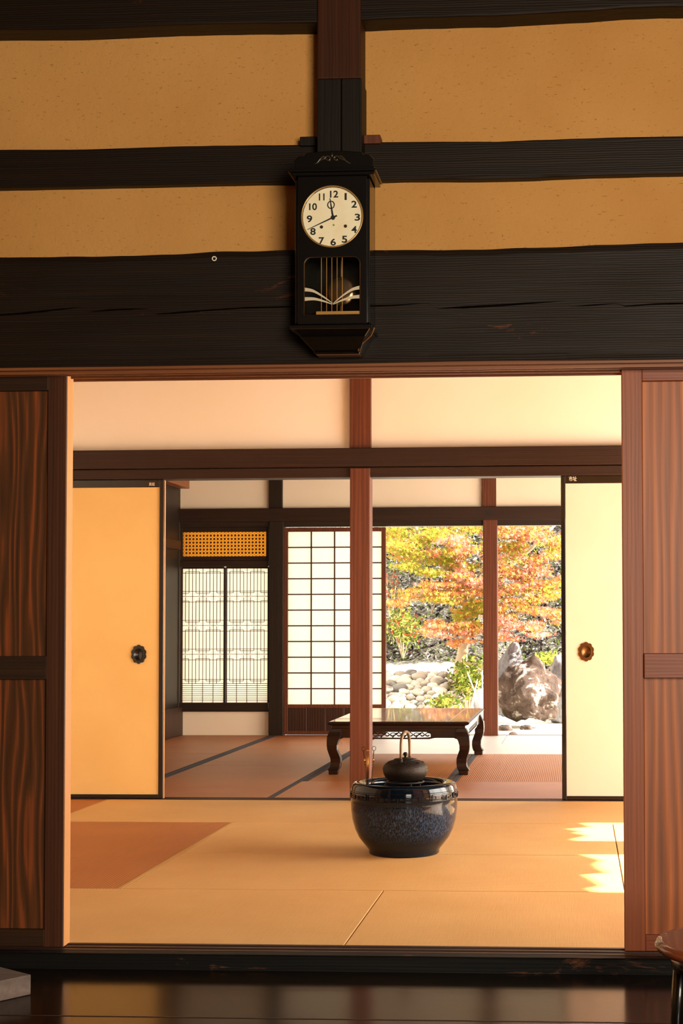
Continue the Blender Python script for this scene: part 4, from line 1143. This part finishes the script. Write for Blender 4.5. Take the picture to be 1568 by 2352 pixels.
S(MB().add([(XL-.5, Y3+.07, 2.62), (XR+1, Y3+.07, 2.62), (XR+1, Y3+.6, 2.50), (XL-.5, Y3+.6, 2.50), (XL-.5, Y3+.07, 2.72), (XR+1, Y3+.07, 2.72), (XR+1, Y3+.6, 2.60), (XL-.5, Y3+.6, 2.60)],
           [(0, 1, 2, 3), (7, 6, 5, 4), (0, 4, 5, 1), (1, 5, 6, 2), (2, 6, 7, 3), (3, 7, 4, 0)]), 'roof_eave_far', 'thatch')
S(box(-4.5, 4.0, -2.6, Y3+.1, 3.5, 3.6), 'roof', 'thatch')

# ================================================================== GARDEN
def sstep(a, b, x):
    t_ = max(0, min(1, (x-a)/(b-a))); return t_*t_*(3-2*t_)
def gz(x, y):
    z = -.42
    z += .66*sstep(17.8, 20.2, y)*sstep(-1.15, -1.75, x)
    z += max(0, y-24.6-.25*mnoise.noise(Vector((x*.7, 0, 4))))*.46*sstep(24.3, 26, y)
    if y > 25: z += .12*mnoise.noise(Vector((x*1.3, y*1.3, 0)))+.05*mnoise.noise(Vector((x*4, y*4, 0)))
    return z
mb = MB(); nx, ny = 130, 190; gx0, gx1, gy0, gy1 = -14, 12, Y3+.1, 44
vs = [(gx0+(gx1-gx0)*i/nx, gy0+(gy1-gy0)*j/ny, gz(gx0+(gx1-gx0)*i/nx, gy0+(gy1-gy0)*j/ny)) for j in range(ny+1) for i in range(nx+1)]
fs = [(j*(nx+1)+i, j*(nx+1)+i+1, (j+1)*(nx+1)+i+1, (j+1)*(nx+1)+i) for j in range(ny) for i in range(nx)]
g = mb.add(vs, fs).build('garden_ground', 'ground', smooth=True); g['kind'] = 'structure'
S(box(XR+.1, 14, -3, Y3+.1, -.47, -.42), 'yard_ground', 'ground')

def leafmesh(name, pts, parent, size, nlobe=5, up=.6, stuff=False, seed=1, flat=False):
    """leaves at pts: (x, y, z, colour)"""
    rnd = random.Random(seed); me = bpy.data.meshes.new(name); V = []; F = []; C = []
    for x, y, z, c in pts:
        nrm = Vector((rnd.gauss(0, 1), rnd.gauss(0, 1), rnd.gauss(0, 1)+up*2)).normalized()
        u = nrm.orthogonal().normalized(); w = nrm.cross(u); rot = rnd.random()*6.28; s = size*(.7+.6*rnd.random())
        k0 = len(V); L_ = []
        if nlobe > 1:
            for j in range(nlobe*2):
                a_ = rot+2*PI*j/(nlobe*2)*.94; r = s*(1 if j % 2 == 0 else .36)
                if j == nlobe*2-1: r = s*.2
                L_.append(Vector((x, y, z))+(u*math.cos(a_)+w*math.sin(a_))*r+nrm*(-.12*r if j % 2 == 0 else .04*s))
        else:
            for a_, r in ((0, 1), (1.2, .45), (PI, 1), (PI+1.2, .45)):
                L_.append(Vector((x, y, z))+(u*math.cos(a_+rot)+w*math.sin(a_+rot))*r*s)
        V += L_; F.append(tuple(range(k0, len(V)))); C.append(c)
    org = parent.matrix_world.inverted() if parent is not None else Matrix.Identity(4)
    me.from_pydata([tuple(org @ v) for v in V], [], F)
    ca = me.color_attributes.new('Col', 'FLOAT_COLOR', 'CORNER')
    data = []
    for f_, c in zip(F, C): data += list(c)*len(f_)
    ca.data.foreach_set('color', data)
    me.materials.append(M['leaf'])
    o = bpy.data.objects.new(name, me); COL.objects.link(o)
    if parent is not None: o.parent = parent
    return o
YG = [lin((204, 198, 76)), lin((188, 190, 70)), lin((220, 200, 92)), lin((168, 176, 66))]
OR = [lin((238, 166, 90)), lin((232, 150, 84)), lin((240, 184, 96)), lin((224, 136, 76))]
PK = [lin((238, 150, 130)), lin((242, 172, 154)), lin((232, 128, 110)), lin((244, 190, 166))]
# maple
tb = at(1050, 1562, Y=20.6)
tree = thing('maple_tree', 'autumn maple with layered yellow-green, orange and pink leaves in the garden', 'tree', (tb.x, 20.6, gz(tb.x, 20.6)))
trunk = MB()
P_ = lambda px, py, y: at(px, py, y)
tp = [Vector((tb.x-.03, 20.6, gz(tb.x, 20.6)-.1)), P_(1052, 1560, 20.6), P_(1062, 1500, 20.6), P_(1068, 1450, 20.6), P_(1072, 1395, 20.6), P_(1060, 1350, 20.5), P_(1030, 1310, 20.4)]
trunk.tube(tp, [.13, .095, .075, .07, .065, .055, .05], 14)
for path, r in (([(1030, 1310, 20.4), (1000, 1280, 20.2), (975, 1250, 20.0), (955, 1215, 19.9), (940, 1170, 19.8)], .05),
                ([(1072, 1395, 20.6), (1100, 1350, 20.8), (1160, 1310, 21), (1220, 1260, 21), (1280, 1200, 21)], .045),
                ([(1030, 1310, 20.4), (1050, 1270, 20.6), (1065, 1220, 20.8), (1080, 1150, 21)], .04),
                ([(1068, 1430, 20.6), (1020, 1450, 20), (970, 1460, 19.6)], .018), ([(1060, 1350, 20.5), (1000, 1370, 20), (920, 1385, 19.6)], .02),
                ([(1072, 1395, 20.6), (1130, 1420, 20.2), (1200, 1440, 19.8), (1250, 1455, 19.6)], .022), ([(1160, 1390, 21), (1171, 1372, 21), (1185, 1350, 21)], .03),
                ([(1000, 1280, 20.2), (960, 1290, 20), (900, 1300, 20)], .018), ([(990, 1410, 20.2), (1000, 1385, 20.4), (1012, 1360, 20.5)], .012)):
    trunk.tube([P_(*p) for p in path], [r*(1-.6*i/(len(path)-1)) for i in range(len(path))], 8)
trunk.build('trunk', 'bark', tree, smooth=True)
rnd = random.Random(11)
pads = [  # px, py, rx, ry, Y, palette weights (green, orange, pink), count
    (960, 1225, 80, 26, 20, (6, 2, 0), 520), (1060, 1222, 60, 26, 20.4, (5, 2, 1), 420), (905, 1245, 40, 24, 19.6, (4, 3, 0), 260),
    (985, 1262, 70, 22, 20, (6, 1, 1), 420), (1010, 1295, 70, 20, 20.3, (6, 2, 0), 420), (960, 1308, 50, 18, 19.8, (6, 1, 0), 260),
    (1060, 1270, 50, 22, 20, (2, 3, 3), 340), (1030, 1245, 34, 14, 19.6, (0, 2, 5), 160), (1080, 1330, 46, 22, 19.9, (1, 2, 5), 330), (1030, 1340, 60, 14, 19.8, (1, 4, 3), 300),
    (1070, 1362, 60, 14, 20, (2, 4, 2), 280), (985, 1362, 60, 12, 19.7, (3, 4, 1), 260), (920, 1385, 36, 12, 19.5, (1, 6, 1), 170), (1000, 1380, 50, 10, 19.8, (4, 4, 0), 170),
    (1090, 1395, 30, 24, 20.2, (6, 2, 0), 220), (1070, 1415, 34, 20, 20.4, (6, 2, 0), 200), (1060, 1440, 46, 14, 20, (3, 4, 1), 230), (1020, 1437, 44, 12, 19.7, (0, 5, 3), 210),
    (1000, 1456, 36, 10, 19.5, (0, 3, 5), 160), (1085, 1455, 44, 13, 20, (0, 3, 5), 230), (1050, 1475, 26, 8, 19.9, (0, 4, 2), 60),
    (1160, 1225, 50, 26, 20.4, (3, 4, 2), 330), (1230, 1222, 60, 24, 20.2, (1, 3, 4), 380), (1275, 1250, 40, 30, 20.4, (4, 2, 2), 300), (1180, 1268, 60, 22, 20.6, (5, 2, 2), 380),
    (1245, 1290, 50, 20, 20.2, (2, 3, 4), 320), (1165, 1310, 40, 22, 20.2, (1, 4, 3), 300), (1225, 1322, 56, 20, 20.1, (1, 3, 5), 380), (1180, 1350, 50, 22, 20, (2, 3, 4), 340),
    (1260, 1350, 44, 22, 20.2, (5, 2, 1), 300), (1210, 1378, 56, 16, 19.9, (2, 3, 2), 280), (1165, 1400, 40, 20, 19.8, (3, 3, 2), 260), (1240, 1402, 50, 14, 19.8, (1, 4, 3), 260),
    (1170, 1432, 44, 14, 19.6, (0, 2, 6), 260), (1215, 1440, 40, 14, 19.6, (0, 3, 5), 240), (1160, 1462, 30, 12, 19.6, (0, 3, 5), 150), (1240, 1462, 26, 9, 19.5, (0, 2, 6), 100), (1280, 1410, 30, 20, 20, (1, 5, 2), 150),
    # crown that continues above and beside what the openings show
    (920, 1150, 110, 40, 20.2, (5, 2, 0), 500), (1100, 1140, 120, 40, 20.6, (4, 3, 1), 600), (1280, 1150, 110, 40, 20.6, (2, 3, 3), 500), (1370, 1260, 70, 60, 20.6, (2, 3, 3), 500),
    (1360, 1380, 60, 40, 20.2, (1, 4, 3), 300), (830, 1230, 50, 40, 20, (4, 3, 0), 300), (1130, 1350, 24, 60, 20.2, (2, 3, 3), 260), (1125, 1260, 24, 40, 20.3, (3, 3, 2), 200), (1130, 1440, 24, 20, 19.8, (1, 3, 4), 120)]
pts = []
for px_, py_, rx, ry, yy, w, cnt in pads:
    pal = YG*w[0]+OR*w[1]+PK*w[2]
    subs = [(rnd.gauss(0, .5), rnd.gauss(0, .5)) for _ in range(7)]
    for _ in range(int(cnt*1.9)):
        sx_, sz_ = rnd.choice(subs)
        a_ = px_+rx*(sx_*.95+rnd.gauss(0, .27)); b_ = py_+ry*(sz_*.9+rnd.gauss(0, .2)); dy = rnd.gauss(0, .28)
        p = at(a_, b_, yy+dy); p.z -= 0
        pts.append((p.x, p.y, p.z, rnd.choice(pal)))
leafmesh('foliage', pts, tree, .034, 5, .35, seed=5)
# fallen and growing leaves over the bank
pts = []
lit = [lin((60, 50, 48)), lin((110, 100, 92)), lin((206, 198, 194)), lin((82, 84, 44)), lin((44, 36, 38)), lin((104, 118, 56)), lin((48, 42, 40)), lin((40, 34, 34))]
for _ in range(15000):
    x = rnd.uniform(-6, 1.6); y = rnd.uniform(25, 35); z = gz(x, y)+.03*rnd.random()
    pts.append((x, y, z+.02, rnd.choice(lit)))
lt_ = leafmesh('leaf_litter', pts, None, .052, 1, .25, seed=9); tag(lt_, 'grey-brown leaf litter covering the shaded garden bank', 'leaf litter', kind='stuff')
# shrubs
def shrub(name, label, px_, py_, yy, rx, ry, cnt, pal, size=.03, spread=.25, seed=3, base=None, lobe=1):
    c_ = at(px_, py_, yy); zb_ = gz(c_.x, yy)
    s_ = thing(name, label, 'shrub', (c_.x, yy, zb_))
    r = random.Random(seed); pp = []
    st = MB()
    for k in range(7):
        a_ = r.random()*6.28; e = Vector((c_.x+math.cos(a_)*rx*yy/FPX*.6, yy+math.sin(a_)*spread, c_.z+ry*yy/FPX*r.uniform(-.2, .7)))
        b_ = Vector((c_.x, yy, zb_-.02)); st.tube([b_, (b_+e)/2+Vector((0, 0, .05)), e], [.012, .008, .004], 6)
    st.build('stems', 'bark', s_)
    for _ in range(cnt):
        u, v = r.gauss(0, .42), r.gauss(0, .42)
        p = at(px_+rx*u, py_+ry*v, yy+r.gauss(0, spread))
        p.z = max(p.z, gz(p.x, p.y)+.01)
        pp.append((p.x, p.y, p.z, r.choice(pal)))
    leafmesh('foliage', pp, s_, size, lobe, .2, seed=seed)
GR = [lin((150, 160, 60)), lin((112, 130, 48)), lin((190, 190, 90)), lin((86, 100, 40)), lin((140, 120, 70))]
shrub('garden_shrub', 'leafy green shrub growing around the foot of the maple trunk', 1075, 1560, 19.3, 42, 48, 1500, GR, .036, .3, 3)
shrub('garden_shrub', 'low green plant spilling over the river stones beside the shrub', 1022, 1612, 18.5, 34, 16, 420, GR, .034, .2, 4)
shrub('garden_shrub', 'wild bush with reddish leaves on the bank beyond the stone pile', 925, 1440, 25.2, 50, 46, 900, GR+[lin((176, 70, 50)), lin((100, 110, 60))], .045, .5, 6)
shrub('garden_shrub', 'small yellow-green bush on the bank behind the boulder', 1262, 1512, 24.0, 36, 14, 520, YG+GR, .04, .3, 8)
shrub('garden_shrub', 'red-berried bush at the left edge of the bank beside the grid screen', 897, 1340, 26.0, 22, 36, 300, [lin((170, 70, 56)), lin((110, 120, 70)), lin((120, 110, 80)), lin((90, 84, 70))], .04, .3, 12)
# rocks
def rock(name, label, cat, c, r, seed, mat, sub=5, amp=.28, freq=1.3, group=None, tilt=(0, 0, 0), stretch=None):
    bm = bmesh.new(); bmesh.ops.create_icosphere(bm, subdivisions=sub, radius=1)
    for v in bm.verts:
        d_ = v.co.normalized()
        f_ = 1+amp*mnoise.noise(d_*freq+Vector((seed*3.7, 0, 0)))*1.6+amp*.4*mnoise.noise(d_*freq*3+Vector((0, seed, 0)))+amp*.18*mnoise.noise(d_*freq*9+Vector((0, seed, 5)))
        v.co = d_*f_
        if stretch: v.co = stretch(v.co)
    me = bpy.data.meshes.new(name); 
    bm.transform(Matrix.Rotation(tilt[2], 4, 'Z') @ Matrix.Rotation(tilt[1], 4, 'Y') @ Matrix.Rotation(tilt[0], 4, 'X') @ Matrix.Diagonal((r[0], r[1], r[2], 1)))
    bm.to_mesh(me); bm.free(); me.shade_smooth(); me.materials.append(M[mat])
    o = bpy.data.objects.new(name, me); COL.objects.link(o); o.location = c
    return tag(o, label, cat, group)
by = 19.6
c_ = at(1214, 1592, by); rock('garden_boulder', 'big brown boulder mottled with pale patches, filling the lower right opening', 'boulder', c_, (.40, .36, .40), 3, 'rock', 5, .26, 1.6)
c_ = at(1168, 1565, by+.75)
rock('garden_boulder', 'pointed grey boulder slab leaning behind the mottled one', 'boulder', c_, (.26, .26, .50), 8, 'rock_grey', 5, .13, 1.3, tilt=(0, .2, 0), stretch=lambda v: Vector((v.x*(1-.3*max(0, v.z)), v.y, v.z)))
c_ = at(1290, 1590, by+.95); rock('garden_boulder', 'pale grey boulder at the side of the mottled one, cut off by the cream screen', 'boulder', c_, (.2, .3, .5), 5, 'rock_grey', 4, .16, 1.2)
for i, (px_, py_, s_, lab) in enumerate([(1160, 1672, .075, 'small dark stone on the white ground beside the reddish far post'), (1207, 1670, .065, 'small dark stone on the white ground below the mottled boulder'),
                                          (1178, 1683, .045, 'smallest dark stone between the two others on the white ground')]):
    p = at(px_, py_+6, Z=-.42)
    rock('ground_stone', lab, 'stone', (p.x, p.y, -.42+s_*.3), (s_*1.2, s_, s_*.75), 20+i, 'rock', 3, .2, 1.5)
# river stone pile
rnd = random.Random(21); placed = []; proto = [rock('river_stone', None, None, (0, 0, -5), (1, 1, 1), 40+i, 'stone', 3, .16, 1.2) for i in range(5)]
used_ = set()
tries = 0
while len(placed) < 88 and tries < 6000:
    tries += 1
    px_ = rnd.uniform(872, 1050); py_ = rnd.uniform(1549, 1640)
    if px_ > 1030 and py_ < 1580: continue
    # find the slope point seen at this pixel
    hit = None
    for k in range(60):
        yy = 17.8+k*.05; p = at(px_, py_, yy)
        if p.z <= gz(p.x, yy)+.02: hit = p; break
    if not hit: continue
    s_ = rnd.uniform(.05, .085)
    if any((Vector((hit.x, hit.y))-Vector((q[0], q[1]))).length < (s_+q[2])*.88 for q in placed): continue
    placed.append((hit.x, hit.y, s_))
    k = rnd.randrange(5)
    if k not in used_: o = proto[k]; used_.add(k)
    else: o = proto[k].copy(); COL.objects.link(o)
    o.scale = (s_*1.3, s_, s_*.8); o.rotation_euler = (rnd.uniform(.1, .5), rnd.uniform(-.3, .3), rnd.random()*6.28)
    o.location = (hit.x, hit.y, gz(hit.x, hit.y)+s_*.42)
    tag(o, 'smooth pale river stone in the pile edging the white garden terrace', 'stone', 'river stones heaped along the terrace')
# bleached stakes and one upright white rod near the far post
for lab, p0, p1, yy, r in (('thin white rod standing upright close to the reddish far post', (1107.5, 1690), (1107, 1540), 14.6, .006),
                           ('thin white stake slanting down to the low table corner', (1110, 1640), (1073, 1545), 17.4, .008),
                           ('short white stake crossing the slanting one behind the table', (1081, 1635), (1096, 1560), 17.2, .007)):
    a_ = at(p0[0], p0[1], yy); b_ = at(p1[0], p1[1], yy); d_ = (b_-a_).normalized()
    base = a_-d_*((a_.z+.43)/d_.z)
    s_ = MB().tube([base, (base+b_)/2, b_], [r, r, r*.8], 8).build('garden_stake', 'bamboo', smooth=True)
    tag(s_, lab, 'stake')
p = at(1101, 1600, 18.3); rock('garden_boulder', 'bluish-grey smooth stone half hidden behind the reddish far post', 'boulder', (p.x+.02, 18.3, -.2), (.10, .12, .36), 31, 'rock_grey', 4, .12, 1.2)
